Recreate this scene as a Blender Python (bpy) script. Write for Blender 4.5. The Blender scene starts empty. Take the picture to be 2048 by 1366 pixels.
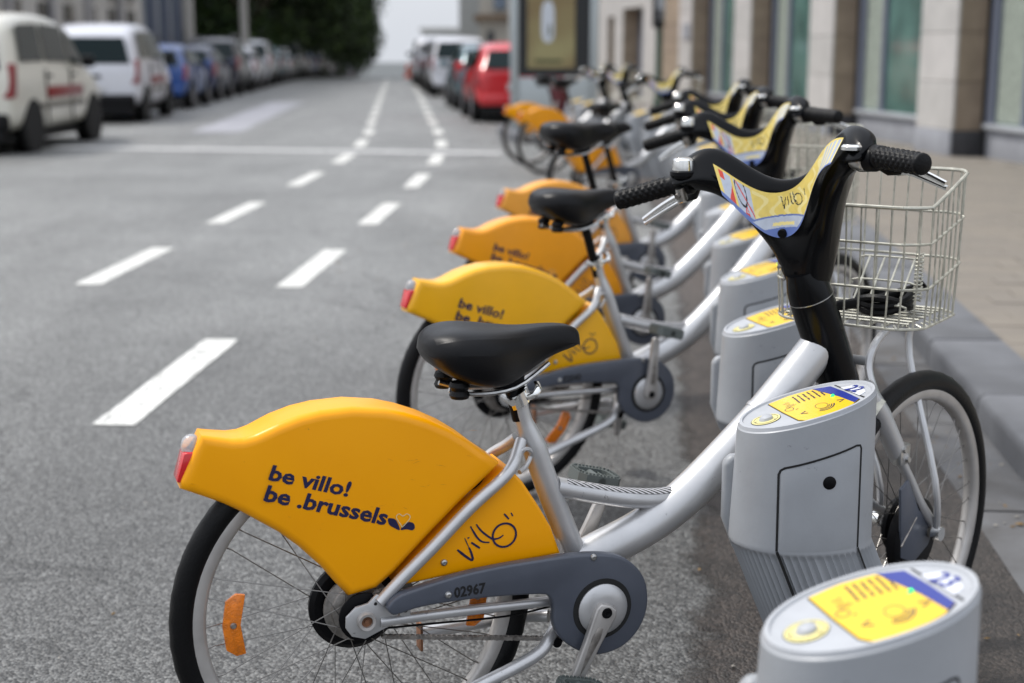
import bpy, bmesh, math, random
from mathutils import Vector, Matrix
random.seed(7)
R=math.radians; PI=math.pi
scene=bpy.context.scene
col=scene.collection
# ---------------- camera ----------------
cd=bpy.data.cameras.new('camera'); cam=bpy.data.objects.new('camera',cd); col.objects.link(cam)
cd.lens=50.0; cd.sensor_width=36; cd.sensor_fit='HORIZONTAL'; cd.clip_start=.05; cd.clip_end=3000
cam.location=(0,0,1.33); cam.rotation_euler=(R(90-11.585),0,0)
cd.dof.use_dof=True; cd.dof.focus_distance=2.62; cd.dof.aperture_fstop=2.7
scene.camera=cam
# ---------------- world, sun, exposure ----------------
SUN_EL,SUN_AZ=56,292      # sun behind thin cloud, high on the left and slightly ahead
w=bpy.data.worlds.new('World'); scene.world=w; w.use_nodes=True
nt=w.node_tree; nt.nodes.clear()
out=nt.nodes.new('ShaderNodeOutputWorld'); bg=nt.nodes.new('ShaderNodeBackground')
sky=nt.nodes.new('ShaderNodeTexSky'); sky.sky_type='NISHITA'; sky.sun_disc=False
sky.sun_elevation=R(SUN_EL); sky.sun_rotation=R(SUN_AZ); sky.dust_density=4; sky.air_density=1.0; sky.ozone_density=1.5
mx=nt.nodes.new('ShaderNodeMix'); mx.data_type='RGBA'; mx.inputs[0].default_value=.82
# even cloud layer, as under a real overcast sky brighter overhead than at the horizon
tcw=nt.nodes.new('ShaderNodeTexCoord'); spw=nt.nodes.new('ShaderNodeSeparateXYZ'); nt.links.new(tcw.outputs['Generated'],spw.inputs[0])
mrw=nt.nodes.new('ShaderNodeMapRange'); mrw.inputs[1].default_value=0; mrw.inputs[2].default_value=1; mrw.inputs[3].default_value=.93; mrw.inputs[4].default_value=1.65; nt.links.new(spw.outputs[2],mrw.inputs[0])
nzw=nt.nodes.new('ShaderNodeTexNoise'); nzw.inputs['Scale'].default_value=2.2; nzw.inputs['Detail'].default_value=5; nt.links.new(tcw.outputs['Generated'],nzw.inputs['Vector'])
mnw=nt.nodes.new('ShaderNodeMapRange'); mnw.inputs[1].default_value=.3; mnw.inputs[2].default_value=.7; mnw.inputs[3].default_value=.88; mnw.inputs[4].default_value=1.12; nt.links.new(nzw.outputs['Fac'],mnw.inputs[0])
mlw=nt.nodes.new('ShaderNodeMath'); mlw.operation='MULTIPLY'; nt.links.new(mrw.outputs[0],mlw.inputs[0]); nt.links.new(mnw.outputs[0],mlw.inputs[1])
vsw=nt.nodes.new('ShaderNodeVectorMath'); vsw.operation='SCALE'; vsw.inputs[0].default_value=(6.1,6.4,6.95); nt.links.new(mlw.outputs[0],vsw.inputs['Scale'])
nt.links.new(vsw.outputs[0],mx.inputs[7])
nt.links.new(sky.outputs[0],mx.inputs[6]); nt.links.new(mx.outputs[2],bg.inputs[0])
bg.inputs[1].default_value=.088; nt.links.new(bg.outputs[0],out.inputs[0])
sd=bpy.data.lights.new('sun','SUN'); sd.energy=1.5; sd.angle=R(11); sd.color=(1,.96,.9)
sun=bpy.data.objects.new('sun',sd); col.objects.link(sun)
az=R(SUN_AZ); el=R(SUN_EL)
sdir=Vector((math.sin(az)*math.cos(el),math.cos(az)*math.cos(el),math.sin(el)))
sun.rotation_euler=sdir.to_track_quat('Z','Y').to_euler()
scene.view_settings.view_transform='Standard'; scene.view_settings.look='None'
scene.view_settings.exposure=.76; scene.view_settings.gamma=1; scene.view_settings.use_curve_mapping=False
scene.render.engine='CYCLES'; scene.cycles.use_denoising=True
scene.cycles.max_bounces=6; scene.cycles.diffuse_bounces=3; scene.cycles.glossy_bounces=3; scene.cycles.transmission_bounces=4
scene.cycles.caustics_reflective=False; scene.cycles.caustics_refractive=False; scene.cycles.sample_clamp_indirect=6

# ---------------- helpers ----------------
M={}
def mat(name,c,rough=.5,metal=0,spec=.5,coat=0,bump=0,bscale=60,var=0,vscale=8,emit=0,trans=0,c2=None,detail=4,alpha=1,scuff=0):
    m=bpy.data.materials.new(name); m.use_nodes=True; n=m.node_tree; b=n.nodes['Principled BSDF']
    c=tuple(c)+(1,); b.inputs['Base Color'].default_value=c; b.inputs['Roughness'].default_value=rough
    b.inputs['Metallic'].default_value=metal; b.inputs['Specular IOR Level'].default_value=spec
    b.inputs['Coat Weight'].default_value=coat; b.inputs['Coat Roughness'].default_value=.15
    b.inputs['Transmission Weight'].default_value=trans
    if emit: b.inputs['Emission Color'].default_value=c; b.inputs['Emission Strength'].default_value=emit
    tc=n.nodes.new('ShaderNodeTexCoord')
    if var or c2:
        nz=n.nodes.new('ShaderNodeTexNoise'); nz.inputs['Scale'].default_value=vscale; nz.inputs['Detail'].default_value=detail
        n.links.new(tc.outputs['Object'],nz.inputs['Vector'])
        rp=n.nodes.new('ShaderNodeValToRGB'); rp.color_ramp.elements[0].position=.35; rp.color_ramp.elements[1].position=.68
        a=tuple(v*(1-var) for v in c[:3])+(1,); d=tuple(c2)+(1,) if c2 else tuple(min(1,v*(1+var)) for v in c[:3])+(1,)
        rp.color_ramp.elements[0].color=a; rp.color_ramp.elements[1].color=d
        n.links.new(nz.outputs['Fac'],rp.inputs[0]); n.links.new(rp.outputs[0],b.inputs['Base Color'])
    if scuff:
        ns=n.nodes.new('ShaderNodeTexNoise'); ns.inputs['Scale'].default_value=38; ns.inputs['Detail'].default_value=9; ns.inputs['Roughness'].default_value=.7
        n.links.new(tc.outputs['Object'],ns.inputs['Vector']); rs=n.nodes.new('ShaderNodeMapRange'); rs.inputs[1].default_value=.66; rs.inputs[2].default_value=.70; rs.inputs[3].default_value=0; rs.inputs[4].default_value=scuff
        n.links.new(ns.outputs['Fac'],rs.inputs[0]); mm=n.nodes.new('ShaderNodeMix'); mm.data_type='RGBA'; mm.inputs[7].default_value=(.05,.045,.04,1)
        n.links.new(rs.outputs[0],mm.inputs[0])
        if b.inputs['Base Color'].is_linked: n.links.new(b.inputs['Base Color'].links[0].from_socket,mm.inputs[6])
        else: mm.inputs[6].default_value=c
        n.links.new(mm.outputs[2],b.inputs['Base Color'])
    if bump:
        nb=n.nodes.new('ShaderNodeTexNoise'); nb.inputs['Scale'].default_value=bscale; nb.inputs['Detail'].default_value=5
        n.links.new(tc.outputs['Object'],nb.inputs['Vector'])
        bp=n.nodes.new('ShaderNodeBump'); bp.inputs['Strength'].default_value=bump; bp.inputs['Distance'].default_value=.004
        n.links.new(nb.outputs['Fac'],bp.inputs['Height']); n.links.new(bp.outputs[0],b.inputs['Normal'])
    M[name]=m; return m

def link(o,parent=None):
    col.objects.link(o)
    if parent is not None: o.parent=parent
    return o
def tagp(o,label=None,cat=None,group=None,kind=None):
    if label: o['label']=label
    if cat: o['category']=cat
    if group: o['group']=group
    if kind: o['kind']=kind
    return o
def empty(name,loc=(0,0,0),rz=0,label=None,cat=None,group=None):
    o=bpy.data.objects.new(name,None); col.objects.link(o); o.location=loc; o.rotation_euler=(0,0,rz); o.empty_display_size=.1
    return tagp(o,label,cat,group)
class MB:
    """collects geometry for one mesh"""
    def __init__(s): s.v=[];s.f=[];s.mi=[]
    def add(s,vs,fs,mi=0):
        b=len(s.v); s.v+= [tuple(v) for v in vs]; s.f+=[tuple(b+i for i in f) for f in fs]; s.mi+=[mi]*len(fs); return s
    def box(s,c,d,rz=0,mi=0):
        x,y,z=[k/2 for k in d]; cs,sn=math.cos(rz),math.sin(rz)
        vs=[(c[0]+a*x*cs-b*y*sn,c[1]+a*x*sn+b*y*cs,c[2]+e*z) for a,b,e in [(-1,-1,-1),(1,-1,-1),(1,1,-1),(-1,1,-1),(-1,-1,1),(1,-1,1),(1,1,1),(-1,1,1)]]
        return s.add(vs,[(0,3,2,1),(4,5,6,7),(0,1,5,4),(1,2,6,5),(2,3,7,6),(3,0,4,7)],mi)
    def tube(s,pts,r,seg=10,closed=False,caps=True,mi=0,flat=1,up=None):
        P=[Vector(p) for p in pts]; n=len(P)
        rs=r if isinstance(r,(list,tuple)) else [r]*n
        T=[]
        for i in range(n):
            if closed: t=P[(i+1)%n]-P[i-1]
            else: t=P[min(i+1,n-1)]-P[max(i-1,0)]
            T.append(t.normalized())
        u=Vector(up) if up else (Vector((0,0,1)) if abs(T[0].z)<.9 else Vector((1,0,0)))
        N=(u-T[0]*u.dot(T[0])).normalized(); vs=[]
        for i in range(n):
            if i: 
                N=N-T[i]*N.dot(T[i]); N.normalize()
            B=T[i].cross(N)
            for k in range(seg):
                a=2*PI*k/seg; vs.append(P[i]+N*(math.cos(a)*rs[i])+B*(math.sin(a)*rs[i]*flat))
        fs=[]
        for i in range(n if closed else n-1):
            j=(i+1)%n
            for k in range(seg): fs.append((i*seg+k,i*seg+(k+1)%seg,j*seg+(k+1)%seg,j*seg+k))
        if caps and not closed: fs+=[tuple(reversed(range(seg))),tuple((n-1)*seg+k for k in range(seg))]
        return s.add(vs,fs,mi)
    def lathe(s,prof,o=(0,0,0),axis='Y',seg=32,mi=0,closed=False):
        vs=[];n=len(prof)
        for k in range(seg):
            a=2*PI*k/seg
            for r,h in prof:
                c,d=r*math.cos(a),r*math.sin(a)
                p={'Y':(c,h,d),'X':(h,c,d),'Z':(c,d,h)}[axis]
                vs.append((o[0]+p[0],o[1]+p[1],o[2]+p[2]))
        fs=[]
        for k in range(seg):
            j=(k+1)%seg
            for i in range(n if closed else n-1):
                i2=(i+1)%n; fs.append((k*n+i,k*n+i2,j*n+i2,j*n+i))
        return s.add(vs,fs,mi)
    def prism(s,poly,y0,y1,mi=0,holes=None,plane='XZ'):
        def P(a,b,h): return {'XZ':(a,h,b),'XY':(a,b,h),'YZ':(h,a,b)}[plane]
        n=len(poly)
        vs=[P(a,b,y0) for a,b in poly]+[P(a,b,y1) for a,b in poly]
        fs=[tuple(range(n)),tuple(reversed(range(n,2*n)))]+[(i,n+i,n+(i+1)%n,(i+1)%n) for i in range(n)]
        return s.add(vs,fs,mi)
    def xf(s,fn,start=0): s.v=s.v[:start]+[tuple(fn(Vector(v))) for v in s.v[start:]]; return s
    def mesh(s,name,mats,smooth=True,bevel=0,sub=0,angle=35,bseg=2,fixn=True):
        me=bpy.data.meshes.new(name); me.from_pydata(s.v,[],s.f)
        for m in (mats if isinstance(mats,(list,tuple)) else [mats]): me.materials.append(M[m] if isinstance(m,str) else m)
        for p,i in zip(me.polygons,s.mi): p.material_index=i
        bm=bmesh.new(); bm.from_mesh(me)
        if fixn: bmesh.ops.recalc_face_normals(bm,faces=bm.faces)
        if bevel:
            es=[e for e in bm.edges if len(e.link_faces)==2 and e.calc_face_angle(0)>R(30)]
            bmesh.ops.bevel(bm,geom=es,offset=bevel,segments=bseg,affect='EDGES',profile=.5,clamp_overlap=True)
        if sub:
            for _ in range(sub): catmull(bm)
        for f in bm.faces: f.smooth=smooth
        if smooth and not sub:
            for e in bm.edges:
                if len(e.link_faces)==2 and e.calc_face_angle(0)>R(angle): e.smooth=False
        bm.to_mesh(me); bm.free(); me.update()
        return me
    def obj(s,name,mats,parent=None,**k): return link(bpy.data.objects.new(name,s.mesh(name,mats,**k)),parent)
def catmull(bm): bmesh.ops.subdivide_edges(bm,edges=bm.edges[:],cuts=1,use_grid_fill=True,smooth=1.0)
def subsurf(me,levels=2,crease=None):
    o=bpy.data.objects.new('tmp',me); col.objects.link(o)
    m=o.modifiers.new('s','SUBSURF'); m.levels=levels; m.render_levels=levels
    dg=bpy.context.evaluated_depsgraph_get(); n=bpy.data.meshes.new_from_object(o.evaluated_get(dg))
    bpy.data.objects.remove(o); n.name=me.name
    for p in n.polygons: p.use_smooth=True
    return n
def spline(pts,n=6,closed=False):
    P=[Vector(p) for p in pts]; out=[]; L=len(P)
    for i in range(L if closed else L-1):
        g=(lambda k:P[k%L]) if closed else (lambda k:P[max(0,min(L-1,k))])
        a,b,c,d=g(i-1),g(i),g(i+1),g(i+2)
        for k in range(n):
            t=k/n; out.append(.5*((2*b)+(c-a)*t+(2*a-5*b+4*c-d)*t*t+(3*b-a-3*c+d)*t**3))
    if not closed: out.append(P[-1])
    return out
def spl2(pts,n=4,closed=True): return [(v.x,v.y) for v in spline([(a,b,0) for a,b in pts],n,closed)]
def inset(poly,d):
    """offset a 2-D polygon inwards by d (vertex normals)"""
    n=len(poly); A=sum(poly[i][0]*poly[(i+1)%n][1]-poly[(i+1)%n][0]*poly[i][1] for i in range(n)); s=1 if A>0 else -1
    res=[]
    for i in range(n):
        a=Vector(poly[i-1]);b=Vector(poly[i]);c=Vector(poly[(i+1)%n])
        e1=(b-a).normalized();e2=(c-b).normalized(); n1=Vector((-e1.y,e1.x));n2=Vector((-e2.y,e2.x)); m=n1+n2
        if m.length<1e-6: m=n1
        m.normalize(); k=d/max(.5,m.dot(n1)); q=b+m*k*s; res.append((q.x,q.y))
    return res
def shell(poly,half,rnd,yc=0,steps=5,edge=.0):
    """solid with the outline poly (x,z), thickness 2*half, edges rounded by rnd"""
    mb=MB(); rings=[]; n=len(poly)
    for k in range(steps+1):
        a=PI/2*k/steps; rings.append((rnd*(1-math.cos(a)),-half+rnd*(1-math.sin(a))))
    rings=rings[::-1]                       # from side face outwards
    full=[(d,y) for d,y in rings]+[(d,-y) for d,y in rings[::-1]]
    vs=[]
    for d,y in full: vs+=[(a,yc+y,b) for a,b in inset(poly,d)]
    fs=[]
    for r_ in range(len(full)-1):
        for i in range(n): fs.append((r_*n+i,r_*n+(i+1)%n,(r_+1)*n+(i+1)%n,(r_+1)*n+i))
    fs+=[tuple(range(n)),tuple((len(full)-1)*n+i for i in reversed(range(n)))]
    mb.add(vs,fs); return mb
def slice_mb(mb,xs):
    me=bpy.data.meshes.new('t'); me.from_pydata(mb.v,[],mb.f); bm=bmesh.new(); bm.from_mesh(me)
    for x in xs: bmesh.ops.bisect_plane(bm,geom=bm.verts[:]+bm.edges[:]+bm.faces[:],dist=1e-5,plane_co=(x,0,0),plane_no=(1,0,0))
    bm.verts.index_update(); o=MB(); o.add([v.co[:] for v in bm.verts],[tuple(v.index for v in f.verts) for f in bm.faces]); bm.free(); return o
def text_mb(body,size,bold=0,shear=0,align='LEFT',spacing=1,res=3):
    c=bpy.data.curves.new('t','FONT'); c.body=body; c.size=size; c.offset=bold; c.shear=shear; c.align_x=align; c.resolution_u=res; c.space_character=spacing
    o=bpy.data.objects.new('t',c); col.objects.link(o); dg=bpy.context.evaluated_depsgraph_get()
    me=bpy.data.meshes.new_from_object(o.evaluated_get(dg)); mb=MB()
    mb.add([v.co[:] for v in me.vertices],[tuple(p.vertices) for p in me.polygons]); bpy.data.objects.remove(o); bpy.data.meshes.remove(me)
    return mb
def ribbon(pts,w,y,mb=None):
    """flat painted stroke on the plane y=const, pts in (x,z)"""
    mb=mb or MB(); n=len(pts); vs=[]
    ws=w if isinstance(w,(list,tuple)) else [w]*n
    for i in range(n):
        a=Vector(pts[max(0,i-1)]);b=Vector(pts[min(n-1,i+1)]); t=(b-a).normalized(); m=Vector((-t.y,t.x))*ws[i]/2; p=Vector(pts[i])
        vs+=[(p.x+m.x,y,p.y+m.y),(p.x-m.x,y,p.y-m.y)]
    mb.add(vs,[(2*i,2*i+1,2*i+3,2*i+2) for i in range(n-1)]); return mb
def copy_tree(o,parent=None,skip=()):
    c=o.copy(); col.objects.link(c); c.parent=parent
    for ch in o.children:
        if ch.name.split('.')[0] not in skip: copy_tree(ch,c,skip)
    return c

# ---------------- materials ----------------
mat('yellow_plastic',(1.0,.395,.0),.36,spec=.28,coat=.12,bump=.02,bscale=30,var=.04,vscale=5,scuff=.38)
mat('yellow_plastic_lemon',(.92,.46,.003),.32,coat=.25,var=.04)
mat('yellow_plastic_amber',(.96,.37,.004),.34,coat=.2,var=.04)
mat('yellow_plastic_faded',(.92,.40,.05),.45,coat=.1,var=.06)
mat('silver_paint',(.57,.57,.575),.36,metal=.6,coat=.25,bump=.03,bscale=140,var=.07,vscale=14,scuff=.45)
mat('chrome',(.82,.82,.80),.14,metal=1)
mat('steel',(.50,.50,.49),.3,metal=1,var=.2,vscale=40)
mat('dull_steel',(.33,.31,.29),.45,metal=.9,var=.3,vscale=60)
mat('rim_alloy',(.50,.48,.46),.42,metal=.55,var=.1,vscale=20)
mat('cream_wire',(.50,.49,.42),.42,metal=.55,var=.25,vscale=40)
mat('grey_guard',(.075,.085,.11),.38,coat=.1,scuff=.25,bump=.03,bscale=200,var=.08,vscale=12)
mat('black_gloss',(.002,.0022,.003),.22,spec=.16,coat=.08,bump=.015,bscale=150)
mat('black_plastic',(.003,.003,.004),.42,spec=.15)
mat('black_rubber',(.0035,.0035,.004),.42,spec=.2,bump=.25,bscale=260)
mat('saddle_vinyl',(.002,.002,.003),.36,spec=.24,bump=.12,bscale=500)
mat('navy_print',(.012,.012,.06),.4)
mat('black_print',(.012,.012,.014),.4)
mat('cream_print',(.75,.62,.32),.5)
mat('white_print',(.78,.78,.78),.4)
mat('red_print',(.62,.06,.04),.4)
mat('sticker_yellow',(.74,.57,.13),.3,coat=.5,var=.08,vscale=60)
mat('sticker_pale',(.80,.68,.28),.3,coat=.3)
mat('sticker_blue',(.10,.16,.42),.28,coat=.5)
mat('sticker_light',(.45,.50,.60),.3,coat=.4,var=.1,vscale=50)
mat('dock_yellow',(.84,.54,.02),.35,coat=.2)
mat('dock_grey',(.335,.35,.37),.45,bump=.07,bscale=120,var=.07,vscale=9,coat=.08,scuff=.5)
mat('dock_rim',(.42,.435,.46),.5,bump=.06,bscale=200,var=.06,vscale=20,scuff=.5)
mat('dock_blue',(.02,.035,.26),.35,coat=.2)
mat('red_lens',(.60,.006,.010),.15,coat=.6)
mat('clear_lens',(.85,.85,.88),.08,trans=.6,coat=.5)
mat('amber_reflector',(.80,.20,.002),.22,coat=.5,bump=.5,bscale=380,var=.2,vscale=120)
mat('green_led',(.02,.8,.12),.4,emit=1.4)
mat('spoke_steel',(.22,.21,.20),.35,metal=.9)
mat('scratch_mark',(.55,.22,.02),.6)
mat('rust',(.22,.10,.05),.8,var=.4,vscale=60)
mat('dark_gap',(.012,.012,.012),.9)
mat('glass',(.10,.19,.165),.10,spec=.6,coat=.3,var=.35,vscale=1.3)
mat('car_glass',(.005,.016,.018),.14,spec=.22)
mat('tyre',(.004,.004,.004),.8,spec=.1)
mat('bumper_black',(.006,.006,.007),.6,spec=.2)
mat('bark',(.07,.055,.04),.9,bump=.6,bscale=12,var=.3,vscale=6)
# ---------------- shared bicycle (x forward, y left, z up, origin under the rear axle) ----------------
def special_mats():
    m=mat('tread',(.5,.5,.5),.6); n=m.node_tree; b=n.nodes['Principled BSDF']
    wv=n.nodes.new('ShaderNodeTexWave'); wv.bands_direction='DIAGONAL'; wv.inputs['Scale'].default_value=55
    tc=n.nodes.new('ShaderNodeTexCoord'); rp=n.nodes.new('ShaderNodeValToRGB'); rp.color_ramp.interpolation='CONSTANT'
    rp.color_ramp.elements[0].color=(.02,.02,.02,1); rp.color_ramp.elements[1].position=.5; rp.color_ramp.elements[1].color=(.5,.5,.52,1)
    n.links.new(tc.outputs['Object'],wv.inputs['Vector']); n.links.new(wv.outputs['Fac'],rp.inputs[0]); n.links.new(rp.outputs[0],b.inputs['Base Color'])
special_mats()
P0=Vector((.998,0,.689)); AX=Vector((-.3765,0,.9264)).normalized(); F0=Vector((.9264,0,.3765)).normalized(); DEL=R(27)
QS=Matrix.Rotation(DEL,3,AX)
def SP(a,l,u): return P0+AX*u+QS@(F0*a+Vector((0,1,0))*l)
WR=.335

def fit_text(body,p0,p1,h,y,bold=.012,shear=0,res=2):
    mb=text_mb(body,1,bold,shear,res=res)
    xs=[v[0] for v in mb.v]; ys=[v[1] for v in mb.v]; x0,x1=min(xs),max(xs); hb=max(ys)
    d=Vector((p1[0]-p0[0],p1[1]-p0[1])); L=d.length; d.normalize(); n=Vector((-d.y,d.x))
    def fn(v):
        a=(v.x-x0)/(x1-x0)*L; b=v.y/hb*h; return (p0[0]+d.x*a+n.x*b, y, p0[1]+d.y*a+n.y*b)
    return mb.xf(fn)

def make_wheel(name,parent,hub,full=True,disc=.085,refl=True):
    """rim mesh is the part; tyre, spokes, hub, reflectors are its children; axle along local Y"""
    rim=MB().lathe([(.302,-.013),(.296,-.0155),(.280,-.0145),(.273,-.007),(.273,.007),(.280,.0145),(.296,.0155),(.302,.013),(.296,.010),(.292,0),(.296,-.010)],seg=72,closed=True)
    o=rim.obj(name,'rim_alloy',parent,smooth=True,angle=50); o.location=hub
    t=MB(); prof=[(.313+.0225*math.cos(a),.0215*math.sin(a)) for a in [2*PI*k/16 for k in range(16)]]
    t.lathe(prof,seg=90,closed=True)
    n=len(t.v)
    # tread blocks
    def tr(v):
        r=math.hypot(v.x,v.z)
        if r>.327:
            a=math.atan2(v.z,v.x); k=1+.0035*(1 if (round(a*90/(2*PI))%2==0)^(v.y>0) else 0); return (v.x*k,v.y,v.z*k)
        return v
    t.xf(tr); t.obj('tyre','black_rubber',o)
    h=MB().lathe([(.0,-.055),(.012,-.055),(.012,-.036),(.034,-.034),(.034,-.030),(.02,-.026),(.018,.026),(.034,.030),(.034,.034),(.012,.036),(.012,.055),(0,.055)],seg=24)
    h.obj('hub','dull_steel',o)
    if disc:
        d=MB().lathe([(0,.012),(disc*.9,.012),(disc,.018),(disc,.026),(disc*.9,.032),(0,.034)],seg=40); d.obj('drum_cover','black_plastic',o)
        d2=MB().lathe([(.0,.008),(.05,.008),(.058,.004),(.062,.004),(.062,-.002),(.05,-.006),(.048,-.012),(.03,-.018),(0,-.02)],seg=36); d2.obj('roller_brake','dull_steel',o)
    if full:
        ms=[]
        for s in (-1,1):
            for x in (-1,1):
                a=x*R(70); mb=MB().tube([(.034*math.cos(a),s*.032,.034*math.sin(a)),(.26,s*.006,0),(.277,0,0)],[.0011,.0011,.0022],seg=5); ms.append(mb.mesh('spoke','spoke_steel'))
        for k in range(36):
            sp=link(bpy.data.objects.new('spoke',ms[k%4]),o); sp.rotation_euler=(0,-2*PI*k/36+.03*(k%2),0)
        rf=MB(); 
        pl=[(.205,-.055),(.222,-.058),(.240,-.045),(.246,0),(.240,.045),(.222,.058),(.205,.055),(.214,0)]
        rf.prism(pl,-.004,.004); me=rf.mesh('spoke_reflector','amber_reflector',bevel=.002)
        sc=MB().lathe([(0,-.0075),(.004,-.0075),(.006,-.004)],o=(.227,0,0),seg=12)
        scm=sc.mesh('reflector_bolt','dull_steel')
        for a in ((PI*1.0,0.0) if refl else ()):
            r_=link(bpy.data.objects.new('spoke_reflector',me),o); r_.rotation_euler=(0,-a+.02,0); r_.location=(0,-.014,0)
            b_=link(bpy.data.objects.new('reflector_bolt',scm),o); b_.rotation_euler=(0,-a+.02,0); b_.location=(0,-.014,0)
    return o

def make_bike(number,body_mat,label,seat_up=0.,full=True,letters=True,crank=(.42,.91)):
    t=empty('rental_bicycle',(0,0,0),0,label,'bicycle','rental bicycles in the docking row')
    # ---- wheels
    rw=make_wheel('rear_wheel',t,(0,0,WR),full)
    hubc=SP(.07,0,-.42); hubc.z=WR
    fw=make_wheel('front_wheel',t,hubc,full,disc=.06,refl=False)
    Y=(QS@Vector((0,1,0))); Y.z=0; Y.normalize(); Z=Vector((0,0,1)); X=Y.cross(Z)
    fw.matrix_local=Matrix.Translation(hubc)@Matrix((X,Y,Z)).transposed().to_4x4()
    # ---- rear fender
    main=[(-.308,.602),(-.306,.616),(-.269,.705),(-.25,.701),(-.22,.6955),(-.2,.6955),(-.182,.700),(-.141,.717),(-.104,.728),(-.066,.734),(-.01,.7355),(.048,.7275),(.086,.7165),(.125,.701),(.165,.680),(.2,.656),(.229,.632),(.262,.600),(.247,.578),(.19,.532),(.12,.468),(.06,.41),(.026,.384),(-.026,.376),(-.048,.403),(-.074,.438),(-.112,.479),(-.148,.511),(-.185,.536),(-.21,.553),(-.238,.569),(-.27,.584)]
    main=[(a,b-(.013 if 1<i<17 else (.006 if i==17 else 0))) for i,(a,b) in enumerate(main)]
    mbm=shell(main,.052,.017,steps=6)
    def waist(v):   # the tail narrows to the lamp
        k=min(1,max(0,(-.13-v.x)/.15)); k=k*k*(3-2*k); return (v.x,v.y*(1-.36*k),v.z)
    mbm=slice_mb(mbm,[-.14-.0125*k for k in range(13)])
    fen=mbm.xf(waist).obj('rear_fender',body_mat,t,angle=60)
    pan=[(.276,.587),(.305,.554),(.338,.502),(.361,.461),(.381,.406),(.174,.393),(.062,.384),(.070,.404),(.128,.460),(.197,.522),(.253,.568)]
    shell(pan,.050,.007,steps=4).obj('fender_panel',body_mat,t,angle=60)
    core=inset(main,.03)
    yl=-.0528
    if letters:
        for body,p0,p1,h in (('be villo!',(-.1633,.6107),(-.0244,.5647),.0275),('be .brussels',(-.1731,.5743),(.0423,.5045),.0285)):
            o=fit_text(body,p0,p1,h,yl,bold=.029,shear=.04,res=2 if full else 1).obj('lettering','navy_print',fen,smooth=False,fixn=False)
        m=MB()
        for pts in ([(.0469,.5146),(.052,.516),(.0618,.5109),(.0686,.4921),(.0576,.4974),(.0491,.5044)],[(.0702,.4919),(.0755,.5012),(.0855,.5049),(.0942,.501),(.0964,.4927),(.0912,.4885),(.0813,.4917)]):
            q=spl2(pts,4); m.add([(a,yl,b) for a,b in q],[tuple(range(len(q)))])
        m.obj('petal_emblem','navy_print',fen,smooth=False)
        q=spl2([(.0703,.5019),(.0638,.5126),(.0627,.5187),(.0679,.5221),(.0745,.5173),(.0817,.5205),(.0876,.5158),(.0855,.5089),(.0734,.4975)],4)
        ribbon(q+[q[0]],.0015,yl-.0004).obj('heart_emblem','cream_print',fen,smooth=False)
        m=MB(); yy=-.0508
        for pts,w_ in (([(.1765,.4405),(.1904,.4275),(.2045,.4158)],.0038),([(.2045,.4158),(.206,.42),(.203,.432),(.199,.4418)],.0034),([(.199,.4418),(.195,.451),(.1907,.4611)],.0014),
              ([(.2033,.4511),(.2201,.4378)],.003),([(.1963,.4598),(.2,.461)],.0022),([(.202,.482),(.2076,.4716),(.2146,.4595),(.2244,.4499),(.2386,.4467)],.0028),
              ([(.2133,.4848),(.2189,.4758),(.2273,.4663),(.2443,.453),(.2571,.4528),(.2657,.4574)],.0028),([(.267,.4985),(.2768,.4868)],.0024),([(.2807,.4988),(.2846,.4916)],.002)):
            c=[(v.x,v.y) for v in spline([(a,b,0) for a,b in pts],5)]; ribbon(c,[1.35*w_*(.65+.35*math.sin(PI*(i+.5)/len(c))+random.uniform(-.1,.1)) for i in range(len(c))],yy,m)
        ribbon([(.2677+.0228*math.cos(a),.4572+.0225*math.sin(a)) for a in [2*PI*k/40 for k in range(41)]],.0040,yy-.0003,m)
        m.obj('script_logo','navy_print',t,smooth=False)
    if letters:
        r_=random.Random(4); m=MB()
        for k in range(34):
            x=r_.uniform(-.27,.2); z=.62+.06*math.sin(x*9)-r_.uniform(0,.13); 
            if z<.46+abs(x)*.55: continue
            a=r_.uniform(-.5,.3); L_=r_.uniform(.004,.022); ribbon([(x,z),(x+L_*math.cos(a)*.5,z+L_*math.sin(a)*.5+.0006),(x+L_*math.cos(a),z+L_*math.sin(a))],[.0001,r_.uniform(.0003,.0007),.0001],-.0524,m)
        m.obj('scratches','scratch_mark',fen,smooth=False)['kind']='stuff'
    # ---- tail light
    red=MB().prism([(-.286,.606),(-.3135,.612),(-.2985,.662),(-.266,.663)],-.024,.024); tl=red.obj('tail_light','red_lens',t,bevel=.004)
    MB().lathe([(0.0,.021),(.008,.0195),(.014,.014),(.0175,.005),(.0175,-.006),(0,-.006)],o=(-.2830,0,.668),axis='Z',seg=20).obj('clear_lens','clear_lens',tl)
    # ---- frame
    fr=MB().tube(spline([(.955,0,.752),(.90,0,.692),(.84,0,.628),(.78,0,.571),(.70,0,.50),(.655,0,.465),(.613,0,.438),(.573,0,.418),(.527,0,.399),(.48,0,.382),(.43,0,.362)],4),.0385,seg=28)
    fr.v=[(x,y,z) for x,y,z in fr.v]
    frame=fr.obj('frame_tube','silver_paint',t)
    MB().tube(spline([(.985,0,.72),(1.0,0,.665)],2),.0395,seg=20).obj('weld_ring','silver_paint',frame)
    MB().tube([(.835,0,.623),(.829,0,.617)],.0402,seg=28).obj('weld_seam','silver_paint',frame)
    MB().tube(spline([(.316,0,.69),(.322,0,.664),(.345,0,.604),(.38,0,.506),(.426,0,.392)],5),[.0165]*6+[.0165+.007*min(1,k/4) for k in range(15)],seg=22).obj('seat_tube','silver_paint',t)
    MB().tube(spline([(.39,0,.522),(.46,0,.502),(.534,0,.484),(.60,0,.474),(.67,0,.474)],5),.0195,seg=18).obj('step_tube','silver_paint',t)
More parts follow.
